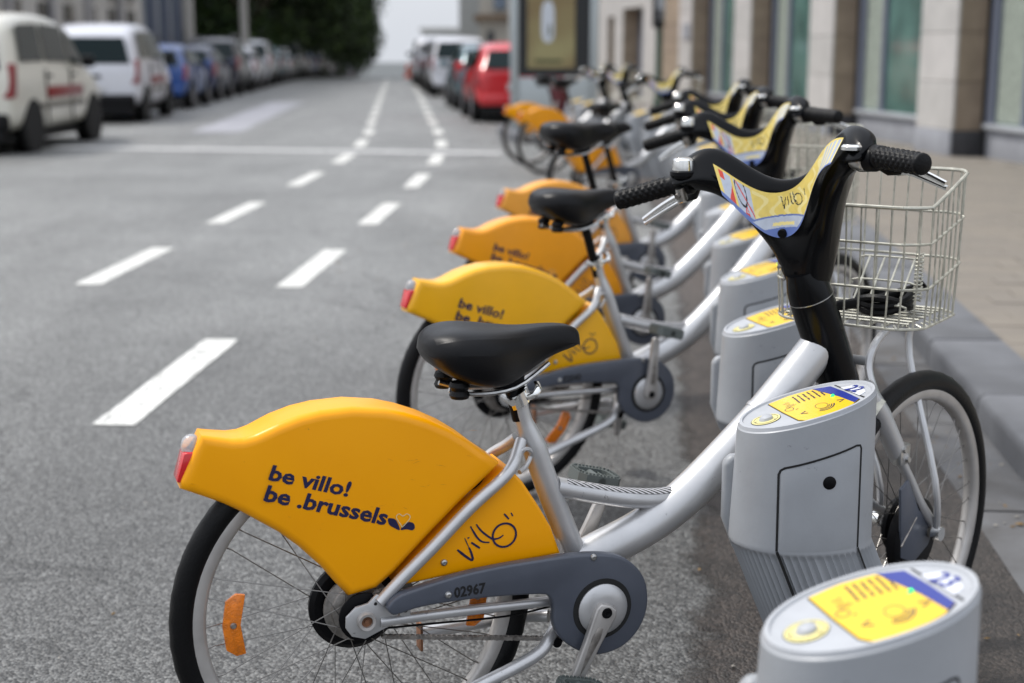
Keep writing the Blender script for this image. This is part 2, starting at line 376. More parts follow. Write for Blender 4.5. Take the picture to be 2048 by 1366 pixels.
    sp=spline([(.41,0,.5165),(.46,0,.502),(.534,0,.484),(.60,0,.475),(.632,0,.4755)],5); mb=MB(); vs=[]
    for p in sp:
        for k in range(7):
            a=R(-48+k*12); vs.append((p.x,math.sin(a)*.0201,p.z+math.cos(a)*.0201))
    mb.add(vs,[(i*7+k,i*7+k+1,i*7+k+8,i*7+k+7) for i in range(len(sp)-1) for k in range(6)]); mb.obj('tread_strip','tread',t)
    MB().lathe([(0,-.05),(.028,-.05),(.03,-.045),(.03,.045),(.028,.05),(0,.05)],o=(.447,0,.308),seg=24).obj('bottom_bracket','silver_paint',t)
    for s in (-1,1):
        pts=[(.315,s*.012,.622),(.300,s*.03,.603),(.285,s*.048,.588),(.262,s*.058,.568),(.197,s*.064,.521),(.127,s*.065,.457),(.064,s*.065,.402),(.026,s*.065,.366)]
        MB().tube(spline(pts,4),.0112,seg=14).obj('seat_stay','silver_paint',t)
        MB().tube(spline([(.026,s*.062,.328),(.15,s*.060,.326),(.27,s*.056,.321),(.42,s*.045,.312)],4),.0098,seg=12).obj('chain_stay','silver_paint',t)
        dp=MB().prism([(-.036,.345),(-.037,.325),(-.026,.308),(-.002,.300),(.03,.313),(.056,.322),(.06,.338),(.046,.352),(.036,.376),(.02,.381),(.004,.366),(-.018,.362)],s*.062-.003,s*.062+.003)
        d=dp.obj('dropout','silver_paint',t,bevel=.0012)
        if full:
            MB().lathe([(.0105,s*.066),(.0105,s*.075),(.0155,s*.076),(.0175,s*.071),(.0175,s*.064)],o=(0,0,WR),seg=28).obj('axle_nut','rim_alloy',d); MB().lathe([(0,s*.0715),(.004,s*.0715),(.0045,s*.069),(.0105,s*.069)],o=(0,0,WR),seg=18).obj('axle_end','rust',d)
            for hx,hz in ((.018,.364),(.032,.366)): MB().lathe([(0,s*.0655),(.0032,s*.0655),(.0032,s*.06)],o=(hx,0,hz),seg=10).obj('plate_hole','dark_gap',d)
            if s<0:
                MB().box((.072,-.066,.342),(.020,.003,.026)).box((.072,-.066,.33),(.026,.004,.006)).obj('mounting_tab','silver_paint',d,bevel=.001)
                MB().lathe([(0,-.0685),(.005,-.0685),(.005,-.064)],o=(.072,0,.346),seg=10).obj('plate_hole','dark_gap',d)
    MB().tube(spline([(.306,-.03,.602),(.314,-.034,.612),(.327,-.028,.606),(.332,-.018,.592),(.318,-.030,.578),(.300,-.044,.572)],4),.0045,seg=8).obj('fender_bracket','silver_paint',t)
    # ---- chain guard
    g=[(.034,.364),(.047,.379),(.074,.388),(.166,.405),(.246,.412),(.329,.4145),(.385,.415),(.442,.411),(.488,.399),(.523,.371),(.541,.336),(.543,.29),(.527,.250),(.497,.222),(.461,.211),(.427,.213),(.392,.231),(.363,.258),(.351,.289),(.351,.319),(.343,.339),(.322,.348),(.219,.356),(.134,.357),(.085,.354),(.050,.347),(.038,.352)]
    g=spl2(g,3); gd=shell(g,.012,.005,yc=-.078,steps=3).obj('chain_guard','grey_guard',t,angle=60)
    MB().lathe([(0,-.0915),(.059,-.0915),(.060,-.089)],o=(.449,0,.303),seg=40).obj('guard_opening','dark_gap',gd)
    MB().lathe([(0,-.103),(.026,-.103),(.044,-.099),(.0495,-.094),(.0495,-.0885)],o=(.449,0,.303),seg=40).obj('chainring_cover','silver_paint',t)
    if letters: fit_text(number,(.157,.3655),(.2173,.3675),.0200,-.0906,bold=.036,res=2).obj('number_lettering','black_print',gd,smooth=False,fixn=False)
    if full:
        for x,z,y in ((.1458,.3725,-.0905),(.4299,.4065,-.089)):
            MB().lathe([(0,y-.0035),(.0028,y-.0035),(.003,y-.0042),(.0055,y-.003),(.0068,y)],o=(x,0,z),seg=16).obj('guard_screw','steel',gd)
        MB().lathe([(0,-.053),(.0028,-.053),(.003,-.054),(.0055,-.053),(.0068,-.0503)],o=(.151,0,.4191),seg=16).obj('panel_screw','steel',t)
    # chain: individual link plates joined in one part
    ch=MB(); p,q=Vector((.035,-.046,.292)),Vector((.38,-.046,.236)); n=34
    def chain(p,q,n):
        d=(q-p)/n; an=math.atan2(d.z,d.x)
        for k in range(n):
            c=p+d*(k+.5); off=.0042 if k%2 else .0028
            pl=[]
            for j in range(8):
                a=2*PI*j/8; rx=.0072 if abs(math.cos(a))>.3 else .004; x,z=rx*math.cos(a),.0042*math.sin(a); pl.append((c.x+x*math.cos(an)-z*math.sin(an),c.z+x*math.sin(an)+z*math.cos(an)))
            for s in (-1,1): ch.prism(pl,p.y+s*off-.0006,p.y+s*off+.0006)
            c2=p+d*k; ch.lathe([(0,-.0055),(.0032,-.0055),(.0032,.0055),(0,.0055)],o=(c2.x,c2.y,c2.z),seg=8)
    if full:
        chain(Vector((.02,-.046,.378)),Vector((.09,-.046,.384)),7); ch.obj('chain','dull_steel',t); ch=MB(); chain(p,q,n)
    else: ch.tube([p,q],.004,seg=6)
    ch.obj('chain','dull_steel',t)
    MB().lathe([(0,-.052),(.033,-.052),(.045,-.048),(.045,-.044),(0,-.04)],o=(0,0,WR),seg=26).obj('sprocket','black_plastic',t)
    MB().tube(spline([(.03,-.04,.305),(.12,-.045,.303),(.27,-.05,.298),(.36,-.05,.305)],4),.0022,seg=6).obj('brake_cable','black_rubber',t)
    # ---- cranks and pedals
    D=Vector((crank[0],0,crank[1])).normalized(); S_=Vector((D.z,0,-D.x))
    for s in (1,-1):
        c0=Vector((.447,-s*.108,.304) if s>0 else (.447,.075,.304)); dr=-D*s
        yy=c0.y; mb=MB(); prof=[(-.016,0.0),(-.012,.018),(.0,.0225),(.02,.0205),(.06,.0165),(.11,.0135),(.155,.0125),(.172,.009),(.176,0)]
        poly=[(c0.x+dr.x*a+S_.x*b,c0.z+dr.z*a+S_.z*b) for a,b in prof]+[(c0.x+dr.x*a-S_.x*b,c0.z+dr.z*a-S_.z*b) for a,b in prof[-2:0:-1]]
        cr=mb.prism(poly,yy-.008,yy+.008).obj('crank_arm','rim_alloy',t,bevel=.004,bseg=3)
        if full and s>0:
            gr=[(.03,.006),(.05,.0085),(.10,.004),(.13,.0),(.10,-.004),(.05,-.0085),(.03,-.006)]
            MB().prism([(c0.x+dr.x*a+S_.x*b,c0.z+dr.z*a+S_.z*b) for a,b in gr],yy-.0088,yy-.0075).obj('crank_groove','dull_steel',cr,bevel=.0008)
            MB().lathe([(0,yy-.009),(.004,yy-.009),(.005,yy-.0105),(.0095,yy-.0105),(.0105,yy-.008)],o=(c0.x,0,c0.z),seg=20).obj('crank_bolt','black_plastic',cr)
        e=c0+dr*.172; pc=Vector((e.x+.006,e.y-s*.052,e.z+.030)); an=R(14)
        pd=MB(); hx,hy=.047,.040
        ring=[(-hx,-hy*.6),(-hx*.75,-hy),(hx*.75,-hy),(hx,-hy*.6),(hx,hy*.6),(hx*.75,hy),(-hx*.75,hy),(-hx,hy*.6)]
        inn=[(a*.72,b*.68) for a,b in ring]; k=len(ring); vs=[(a,b,z) for z in (-.011,.011) for a,b in ring]+[(a,b,z) for z in (-.011,.011) for a,b in inn]
        fs=[]
        for i in range(k):
            j=(i+1)%k; fs+=[(i,j,k+j,k+i),(2*k+i,3*k+i,3*k+j,2*k+j),(k+i,k+j,3*k+j,3*k+i),(i,2*k+i,2*k+j,j)]
        pd.add(vs,fs); pd.tube([(0,-hy,0),(0,hy,0)],.009,seg=10); pd.box((-.018,0,0),(.004,.055,.012)).box((.018,0,0),(.004,.055,.012))
        if full:
            for i in range(k):
                a=Vector(ring[i]);b=Vector(ring[(i+1)%k]); m_=max(2,int((b-a).length/.008))
                for q_ in range(m_):
                    c=a+(b-a)*((q_+.5)/m_); c=c*.9
                    pd.box((c.x,c.y,.0125),(.004,.004,.004)).box((c.x,c.y,-.0125),(.004,.004,.004))
        pd.xf(lambda v:(pc.x+v.x*math.cos(an)+v.z*math.sin(an),pc.y+v.y,pc.z-v.x*math.sin(an)+v.z*math.cos(an)))
        po=pd.obj('pedal','pedal_grey' if 'pedal_grey' in M else 'grey_guard',cr,bevel=0)
        
    # ---- centre stand
    MB().tube(spline([(.385,-.02,.255),(.362,-.045,.242),(.319,-.062,.213),(.16,-.085,.170),(.06,-.10,.140)],5),.0125,seg=14).obj('stand_leg','silver_paint',t)
    sl=MB().tube(spline([(.385,.02,.255),(.35,.045,.25),(.30,.06,.246),(.142,.07,.236)],5),.0125,seg=14).obj('stand_leg','silver_paint',t)
    MB().box((.139,.07,.232),(.005,.03,.055)).obj('stand_foot','rust',sl,bevel=.001)
    MB().tube(spline([(.39,-.03,.262),(.385,-.045,.236),(.372,-.05,.232)],3),.006,seg=8).lathe([(0,-.058),(.009,-.058),(.009,-.044),(0,-.044)],o=(.372,0,.232),seg=14).obj('stand_spring','black_plastic',t)
    # ---- saddle
    up=Vector((-.30,0,.954))*seat_up
    MB().tube([(.3165,0,.66),(.306,0,.70),Vector((.292,0,.755))+up],.0135,seg=16).obj('seat_post','black_plastic',t)
    cl=MB(); c=Vector((.3145,0,.702)); d=Vector((-.30,0,.954)).normalized(); e1=Vector((d.z,0,-d.x)); 
    vs=[]; N_=24
    for r_,h in ((.0175,-.0125),(.0215,-.0125),(.0215,.0125),(.0175,.0125)):
        for k in range(N_): a=2*PI*k/N_; vs.append(c+d*(h+.10*0)+e1*r_*math.cos(a)+Vector((0,1,0))*r_*math.sin(a)+d*.005*math.cos(a))
    cl.add(vs,[(i*N_+k,i*N_+(k+1)%N_,((i+1)%4)*N_+(k+1)%N_,((i+1)%4)*N_+k) for i in range(4) for k in range(N_)])
    co=cl.obj('seat_clamp','chrome',t,angle=40)
    MB().tube(spline([(.325,-.018,.705),(.336,-.027,.712),(.345,-.022,.722),(.347,-.008,.730)],4),.0065,seg=8,flat=.4).obj('clamp_lever','chrome',co)
    MB().tube([(.292,-.03,.700),(.292,.02,.700)],.0065,seg=10).obj('clamp_bolt','steel',co)
    st=[(.128,.030,.822,.800),(.138,.066,.835,.782),(.165,.094,.845,.762),(.20,.103,.8475,.745),(.245,.094,.843,.735),(.285,.068,.838,.737),(.32,.046,.8355,.752),(.36,.034,.8375,.775),(.40,.029,.836,.787),(.425,.024,.828,.792),(.434,.012,.815,.799)]
    vs=[];n=12
    for x,w_,zt,zb in st:
        half=[(0,zt-.004*(x<.3)),(.5*w_,zt),(.86*w_,zt-.010),(1.0*w_,zt-.034),(.93*w_,zb+.012),(.7*w_,zb),(0,zb)]
        loop=half+[(-a,b) for a,b in half[-2:0:-1]]; vs+=[(x,a,b) for a,b in loop]
    mb=MB().add(vs,[(i*n+k,i*n+(k+1)%n,(i+1)*n+(k+1)%n,(i+1)*n+k) for i in range(len(st)-1) for k in range(n)]+[tuple(reversed(range(n))),tuple((len(st)-1)*n+k for k in range(n))])
    me=subsurf(mb.mesh('saddle','saddle_vinyl'),2); sa=link(bpy.data.objects.new('saddle',me),t); sa.location=up
    un=MB()
    for s in (-1,1): un.tube(spline([(.17,s*.03,.735),(.22,s*.028,.722),(.30,s*.022,.726),(.37,s*.012,.765)],4),.0045,seg=8)
    un.obj('saddle_rail','steel',sa)
    for s in (-1,1): MB().lathe([(0,.0),(.016,.0),(.019,.006),(.015,.014),(.019,.022),(.016,.03),(0,.03)],o=(.185,s*.045,.722),axis='Z',seg=16).obj('saddle_spring','black_rubber',sa)
    MB().box((.29,0,.738),(.06,.045,.028)).obj('saddle_clamp','black_plastic',sa,bevel=.006)
    # ---- steering column and handlebar body
    co=MB(); us=[-.055,-.015,.04,.10,.16,.20,.235]; vs=[];n=28
    for i,u in enumerate(us):
        r_=[.036,.0425,.0432,.0438,.0440,.042,.033][i]
        for k in range(n):
            a=2*PI*k/n; vs.append(SP(math.cos(a)*r_*1.03,math.sin(a)*r_,u+(.012*math.cos(a) if i==0 else 0)))
    co.add(vs,[(i*n+k,i*n+(k+1)%n,(i+1)*n+(k+1)%n,(i+1)*n+k) for i in range(len(us)-1) for k in range(n)]+[tuple(reversed(range(n))),tuple((len(us)-1)*n+k for k in range(n))])
    colm=co.obj('column_cover','black_gloss',t,angle=60)
    rg=MB(); vs=[]
    for u,k_ in ((.1745,1.0),(.1755,1.006),(.1765,1.0)):
        for k in range(n): a=2*PI*k/n; vs.append(SP(math.cos(a)*.0440*1.03*k_,math.sin(a)*.0440*k_,u))
    rg.add(vs,[(i*n+k,i*n+(k+1)%n,(i+1)*n+(k+1)%n,(i+1)*n+k) for i in range(2) for k in range(n)]).obj('cover_joint','steel',colm)
    IN=[(0,.406),(.04,.413),(.072,.434),(.10,.457),(.125,.479),(.15,.494),(.178,.500),(.206,.492),(.230,.474)]
    OU=[(0,.165),(.033,.168),(.050,.232),(.076,.292),(.099,.338),(.126,.376),(.150,.408),(.186,.425),(.224,.436)]
    BB=[(0,.308),(.032,.319),(.055,.343),(.077,.376),(.098,.410),(.120,.437),(.147,.454),(.180,.458),(.218,.452)]
    RR=[.042,.042,.043,.044,.044,.042,.038,.034,.026]
    AO=.044
    def lp(a,b,k): return (a[0]+(b[0]-a[0])*k,a[1]+(b[1]-a[1])*k)
    def surf(i,k):   # control points on the panel face, k from top edge to bottom edge
        p=lp(IN[i],BB[i],k); r=RR[i]; return p[0],p[1],.002+AO-(r-.004)*k
    sec=[]
    for i in range(9):
        a_,b_,c_=IN[i],OU[i],BB[i]; r=RR[i]
        AO=.044*(1-max(0,(i-5)/3)*.8); L=[(a_[0],a_[1],.022+AO),(a_[0],a_[1],.004+AO)]
        for k in (.16,.5,.84,1.0): q_=surf(i,k); L.append((q_[0],q_[1],q_[2]-.044+AO))
        m1=lp(c_,b_,.4); lo_=AO*(1 if i>1 else .0); L+=[(m1[0],m1[1],-r*1.02+(AO+lo_)/2),(b_[0],b_[1],-r*.7+lo_),(b_[0],b_[1],r*.7+lo_)]; m2=lp(a_,b_,.5); L.append((m2[0],m2[1],r*.8+AO)); sec.append(L)
    loops=[[(-l,u,a) for l,u,a in s_] for s_ in sec[:0:-1]]+sec; n=len(sec[0])
    vs=[SP(a,l,u) for L in loops for l,u,a in L]
    mb=MB().add(vs,[(i*n+k,i*n+(k+1)%n,(i+1)*n+(k+1)%n,(i+1)*n+k) for i in range(len(loops)-1) for k in range(n)]+[tuple(reversed(range(n))),tuple((len(loops)-1)*n+k for k in range(n))])
    hb=link(bpy.data.objects.new('handlebar_body',subsurf(mb.mesh('handlebar_body','black_gloss'),2)),t)
    # printed panel on the handlebar face
    def SF(tt,k):    # tt station -8..8 (signed), k 0..1
        s=1 if tt>=0 else -1; q=abs(tt); i=min(7,int(q)); fr_=q-i
        j0,j1,j2,j3=max(0,i-1),i,i+1,min(8,i+2)
        A=[surf(j,k) for j in (j1,j2)]; 
        P_=[Vector((surf(j,k)[0],surf(j,k)[1],surf(j,k)[2]-.044*max(0,(j-5)/3)*.8)) for j in (j0,j1,j2,j3)]
        if i==0: P_[0]=Vector((-surf(1,k)[0],surf(1,k)[1],surf(1,k)[2]))
        # uniform cubic B-spline = the subdivided surface
        f=fr_; w0=(1-f)**3/6; w1=(3*f**3-6*f*f+4)/6; w2=(-3*f**3+3*f*f+3*f+1)/6; w3=f**3/6
        v=P_[0]*w0+P_[1]*w1+P_[2]*w2+P_[3]*w3; return s*v.x,v.y,v.z
    nu,nv=(230,56) if full else (50,16); vs=[];cc=[]
    for i in range(nu+1):
        tt=4.25-(4.25+6.2)*i/nu
        for j in range(nv+1):
            k=.10+.84*j/nv; l,u,a=SF(tt,k); vs.append(SP(a-.0022,l,u+.0010)); cc.append((l,u,j/nv,tt))
    strokes=[[(-.002,.385),(-.006,.368),(-.010,.384)],[(-.014,.384),(-.015,.374)],[(-.019,.390),(-.021,.376),(-.025,.374)],[(-.024,.392),(-.027,.380),(-.033,.376)],[(-.035+.009*math.cos(2*PI*k/9),.381+.008*math.sin(2*PI*k/9)) for k in range(10)],[(-.049,.396),(-.051,.388)]]
    def dist(l,u):
        m_=9; l=-.018+(l+.024)/1.25; u=.380+(u-.384)/1.25
        for s_ in strokes:
            for (a,b),(c,d) in zip(s_,s_[1:]):
                tt=max(0,min(1,((l-a)*(c-a)+(u-b)*(d-b))/((c-a)**2+(d-b)**2))); m_=min(m_,math.hypot(l-a-tt*(c-a),u-b-tt*(d-b)))
        return m_
    def colr(l,u,s,tt):
        # 0 yellow 1 pale 2 blue 3 light 4 red 5 dark
        if s>.93: return 2
        if u<.336: return 2
        if u<.356: return 3 if not(.340<u<.346 and -.03<l<.02) else 1
        if u<.359: return 2
        if tt>1.75 and s>.84: return 2
        if tt>3.95 or (s<.07) : return 0
        if tt>3.05:
            x=(tt-3.05)/.9
            return 4 if (x+.3<s<.95 and x<.75) or (s<.32 and x>.6) else 3
        if tt>2.9: return 0
        if tt>1.75:
            x=(tt-1.75)/1.15; d=math.hypot((x-.62)*1.05,(s-.30)*.9)
            if .30<d<.36: return 5
            if abs(x*.8-(.75-s))<.045 and s<.8: return 4
            if s>.55 and abs((x-.45))<(s-.55)*.5 and (abs(abs(x-.45)-(s-.55)*.45)<.05 or s>.78): return 4
            return 3
        if dist(l,u)<.0008: return 5
        if tt<-4.3: return 3 if (tt*2.3)%1<.6 else 1
        if tt<-3.3 and s>.55: return 0
        return 1 if math.sin(l*190+math.sin(u*150)*2.2)>.55 else 0
    fs=[];mi=[]
    for i in range(nu):
        for j in range(nv):
            a=i*(nv+1)+j; fs.append((a,a+1,a+nv+2,a+nv+1)); l=sum(cc[q][0] for q in fs[-1])/4;u=sum(cc[q][1] for q in fs[-1])/4;s=sum(cc[q][2] for q in fs[-1])/4;tt=sum(cc[q][3] for q in fs[-1])/4
            mi.append(colr(l,u,s,tt))
    mb=MB().add(vs,fs); mb.mi=mi
    mb.obj('printed_panel',['sticker_yellow','sticker_pale','sticker_blue','sticker_light','red_print','black_print'],hb,fixn=False)
    l,u,a=SF(0,.86); c=SP(a-.004,0,u+.001); nn=(QS@(-F0)).normalized()
    e1=QS@Vector((0,1,0)); e2=nn.cross(e1)
    mb=MB(); vs=[c+(e1*math.cos(q)+e2*math.sin(q))*r_+nn*h for r_,h in ((.0095,-.004),(.0095,.002),(.0075,.0028)) for q in [2*PI*k/20 for k in range(20)]]+[c+nn*.002]
    mb.add(vs,[(i*20+k,i*20+(k+1)%20,(i+1)*20+(k+1)%20,(i+1)*20+k) for i in range(2) for k in range(20)]+[(40+k,40+(k+1)%20,60) for k in range(20)]); mb.obj('panel_button','black_plastic',hb)
    # ---- grips, bell, levers
    for s in (1,-1):
        g0=SP(.002,s*.222,.448); g1=SP(-.052,.346,.446) if s>0 else SP(-.062,-.348,.443); d=(g1-g0).normalized(); L=(g1-g0).length; e1=Vector((0,0,1)).cross(d).normalized(); e2=d.cross(e1)
        mb=MB(); na,nl=(48,64) if full else (16,8); vs=[]
        for i in range(nl+1):
            x=i/nl
            for k in range(na):
                q=2*PI*k/na; r_=.0172
                if .18<x<.95:
                    aa=k/na*8; bb=(x-.18)/.77*7.5; f1=abs(((aa+bb)%1)-.5)*2; f2=abs(((aa-bb)%1)-.5)*2; r_+=.0034*min(1,min(f1,f2)*1.7+.1)
                elif x>=.95: r_=.0192
                else: r_=.0185 if s>0 else .021
                vs.append(g0+d*L*x+e1*r_*math.cos(q)+e2*r_*math.sin(q))
        for q in range(na): vs.append(g1+d*.003+e1*.016*math.cos(2*PI*q/na)+e2*.016*math.sin(2*PI*q/na))
        mb.add(vs,[(i*na+k,i*na+(k+1)%na,(i+1)*na+(k+1)%na,(i+1)*na+k) for i in range(nl+1) for k in range(na)]+[tuple((nl+1)*na+k for k in range(na))])
        mb.obj('grip','black_rubber',t,angle=70)
        h0=SP(.0,s*.205,.440)
        brk=MB().tube([SP(.004,s*.192,.445),SP(-.004,s*.232,.444)],.0235,seg=20); bo=brk.obj('lever_housing','black_plastic',t,bevel=.003)
        MB().tube([SP(.03,s*.20,.432),SP(.035,s*.225,.405),SP(.04,s*.245,.402)],.010,seg=12).obj('lever_pivot','black_plastic',bo)
        lv=MB()
        for o_ in (-.0065,.0065):
            lv.tube(spline([SP(.040,s*.236,.402+o_),SP(.035,s*.262,.402+o_),SP(.020,s*.300,.391+o_),SP(.002,s*.345,.374+o_*.7)],5),.0052,seg=8)
        lv.tube(spline([SP(.040,s*.236,.402),SP(.035,s*.262,.402),SP(.020,s*.300,.391),SP(.002,s*.343,.374)],5),.0045,seg=8,flat=.6)
        lv.obj('brake_lever','chrome',t)
    lo=SP(-.008,.197,.468); lo2=lo-AX*.02
    br=MB().lathe([(0,-.008),(.022,-.008),(.027,-.002),(.027,.005),(.023,.008),(0,.006)],o=lo,axis='Z',seg=28).obj('bell_base','black_plastic',t)
    MB().lathe([(0,.034),(.011,.0335),(.018,.032),(.0215,.028),(.0225,.018),(.0225,.007),(0,.007)],o=lo,axis='Z',seg=28).obj('bell_dome','chrome',br)
    MB().tube([SP(-.022,.205,.445),SP(-.022,.209,.418)],[.011,.012],seg=10,flat=.7).obj('clamp_plate','steel',br)
    MB().tube([SP(-.030,.208,.432),SP(-.036,.209,.431)],.0065,seg=12).obj('clamp_screw','dull_steel',br)
    MB().tube([SP(.004,-.190,.452),SP(-.006,-.215,.448)],[.027,.024],seg=24).obj('shifter_cover','steel',t,bevel=.003)
    for u in (.118,.145):
        MB().tube([SP(-.040,.018,u+.12),SP(-.0455,.019,u+.12)],.0035,seg=10).obj('cover_screw','dull_steel',colm)
    MB().lathe([(0,.003),(.017,.002),(.021,-.002),(.021,-.008)],o=SP(-.012,-.196,.478),axis='Z',seg=24).obj('indicator_plate','chrome',t)
    # ---- fork, hub plate, front guard
    for s in (-1,1):
        fk=MB().tube([SP(.004,s*.050,-.030),SP(.018,s*.060,-.10),SP(.034,s*.062,-.215)],[.0225,.0215,.0195],seg=16).obj('fork_leg','silver_paint',t)
        hb_=hubc+Y*(s*.058)
        MB().tube(spline([SP(.03,s*.062,-.20),SP(.045,s*.062,-.27),SP(.058,s*.061,-.34),hb_+Vector((0,0,.02))],4),.0105,seg=12).obj('fork_blade','silver_paint',fk)
        MB().box(SP(.036,s*.068,-.205),(.042,.022,.044),rz=DEL).obj('fork_lug','steel',fk,bevel=.006)
        if full:
            for du in (-.01,.012): MB().tube([SP(.03,s*.076,-.205+du),SP(.03,s*.086,-.205+du)],.006,seg=10).obj('fork_bolt','steel',fk)
        nutc=hubc+Y*(s*.062); MB().tube([nutc,nutc+Y*s*.018],[.017,.015],seg=18).obj('wheel_nut','chrome',fk)
    MB().box(SP(.002,0,-.035),(.06,.13,.045),rz=DEL).obj('fork_crown','silver_paint',t,bevel=.012,bseg=3)
    pl=MB(); q=[(-.13,.12),(-.10,.135),(-.05,.06),(-.005,.03),(.02,.0),(.0,-.03),(-.06,-.055),(-.115,-.03)]
    pl.prism(q,-.052,-.045); pl.xf(lambda v: hubc+X*v.x+Y*v.y+Z*v.z).obj('hub_plate','grey_guard',t,bevel=.003)
    pl=MB().lathe([(0,-.05),(.075,-.05),(.085,-.044),(.085,-.025),(0,-.025)],o=(-.045,0,-.005),seg=32); pl.xf(lambda v: hubc+X*v.x+Y*v.y+Z*v.z).obj('lock_drum','black_plastic',t)
    MB().tube([hubc+X*(-.075)+Y*-.06+Z*.05,hubc+X*(-.16)+Y*-.075+Z*.012],.0018,seg=8).obj('brake_rod','dull_steel',t)
    gm=MB(); vs=[]
    for i in range(14):
        a=R(119+i*2.6); 
        for b in range(7):
            c_=(b-3)/3; rr=.353+.012*(1-c_*c_); vs.append(hubc+X*math.cos(a)*rr+Z*math.sin(a)*rr+Y*c_*.030)
    gm.add(vs,[(i*7+k,i*7+k+1,i*7+k+8,i*7+k+7) for i in range(13) for k in range(6)])
    gm.obj('front_mudguard','cream_wire',t)
    # ---- basket with its carrier rods
    bh=R(35); ca,sa_=math.cos(bh),math.sin(bh)
    def BK(f,l,z): return Vector((.985+f*ca-l*sa_,f*sa_+l*ca,z))
    def ring(z0,z1,w,f0,f1,rc=.065,n=5):
        pts=[]
        for cx,cy,a0 in ((f1-rc,w-rc,0),(f0+rc,w-rc,90),(f0+rc,-w+rc,180),(f1-rc,-w+rc,270)):
            for k in range(n+1):
                a=R(a0+90*k/n); pts.append((cx+rc*math.cos(a),cy+rc*math.sin(a)))
        return [BK(f,l,z0+(z1-z0)*max(0,min(1,(f-f0)/(f1-f0)*1.4-.25))) for f,l in pts],pts
    def dense(z0,z1,w,f0,f1): 
        r3,_=ring(z0,z1,w,f0,f1); return spline(r3,2,closed=True)
    lv=[(1.030,1.085,.163,.030,.330,.0038),(.958,.995,.162,.034,.328,.0029),(.868,.900,.160,.038,.326,.0029),(.788,.788,.156,.042,.322,.0031)]
    rings=[]
    bo=MB(); rr=dense(*lv[0][:5]); bo.tube(rr,lv[0][5],seg=8,closed=True); bk=bo.obj('wire_basket','cream_wire',t)
    rings.append(rr)
    for L in lv[1:]:
        r_=dense(*L[:5]); rings.append(r_); MB().tube(r_,L[5],seg=6,closed=True).obj('basket_hoop','cream_wire',bk)
    def along(rg,q):
        ds=[0]; 
        for i in range(len(rg)): ds.append(ds[-1]+(rg[(i+1)%len(rg)]-rg[i]).length)
        x=q*ds[-1]
        for i in range(len(rg)):
            if ds[i+1]>=x: return rg[i].lerp(rg[(i+1)%len(rg)],(x-ds[i])/max(1e-9,ds[i+1]-ds[i]))
        return rg[0]
    nw=38 if full else 18
    for k in range(nw):
        q=k/nw; pts=[along(r_,q) for r_ in rings]; c=BK(.17,0,.795); e=pts[-1].lerp(c,.12); e.z=.792
        MB().tube([pts[0],pts[1],pts[2],pts[3],e],.0021,seg=6).obj('basket_wire','cream_wire',bk)
    for k in range(9):
        l=-.12+.03*k; MB().tube([BK(.055,l,.7935),BK(.29,l,.7935)],.0024,seg=5).obj('floor_wire','cream_wire',bk)
    for k in range(8):
        f=.07+.03*k; MB().tube([BK(f,-.13,.796),BK(f,.13,.796)],.0024,seg=5).obj('floor_wire','cream_wire',bk)
    if full:
        for k in range(4): 
            l=-.085+.032*k; MB().tube([BK(.13,l,.82),BK(.22,l-.0,.905)],.0022,seg=6).obj('divider_wire','cream_wire',bk)
        for f,z in ((.13,.82),(.175,.862),(.22,.905)): MB().tube(spline([BK(f,-.10,z-.01),BK(f,-.092,z),BK(f,.02,z),BK(f,.03,z-.01)],3),.0022,seg=6).obj('divider_wire','cream_wire',bk)
        cs=[]
        for i in range(13*10): a=2*PI*i/10; c=BK(.15,-.118,.83+.10*i/130); cs.append(c+Vector((.008*math.cos(a),.008*math.sin(a),0)))
        MB().tube(cs,.0017,seg=5).obj('coil_spring','cream_wire',bk)
        cb=[]
        for i in range(60): a=2*PI*i/20; cb.append(BK(.17+.045*math.cos(a),-.04+.055*math.sin(a),.812+.018*i/60+.012*math.sin(a*1.5)))
        MB().tube(cb,.0085,seg=8).obj('cable_lock','black_rubber',t)
        MB().tube(spline([BK(.06,.10,.806),BK(.10,.04,.812),BK(.15,-.03,.825),BK(.20,-.09,.845),BK(.21,-.11,.86)],5),.011,seg=8,flat=.5).obj('black_strap','black_rubber',t)
    for s in (-1,1):
        hb_=hubc+Y*(s*.068)
        MB().tube(spline([BK(.235,s*.085,.79),BK(.225,s*.083,.70),hb_+Vector((0,0,.12))-X*.02,hb_],4),.0075,seg=10).obj('carrier_rod','silver_paint',t)
        MB().tube(spline([BK(.20,s*.075,.787),BK(.14,s*.068,.775),BK(.075,s*.060,.745),BK(.055,s*.058,.70),SP(.02,s*.062,-.06)],4),.0085,seg=10).obj('carrier_bracket','silver_paint',t)
    MB().tube([BK(.058,-.062,.715),BK(.058,.062,.715)],.010,seg=8,flat=.35).obj('cross_strap','silver_paint',t)
    return t

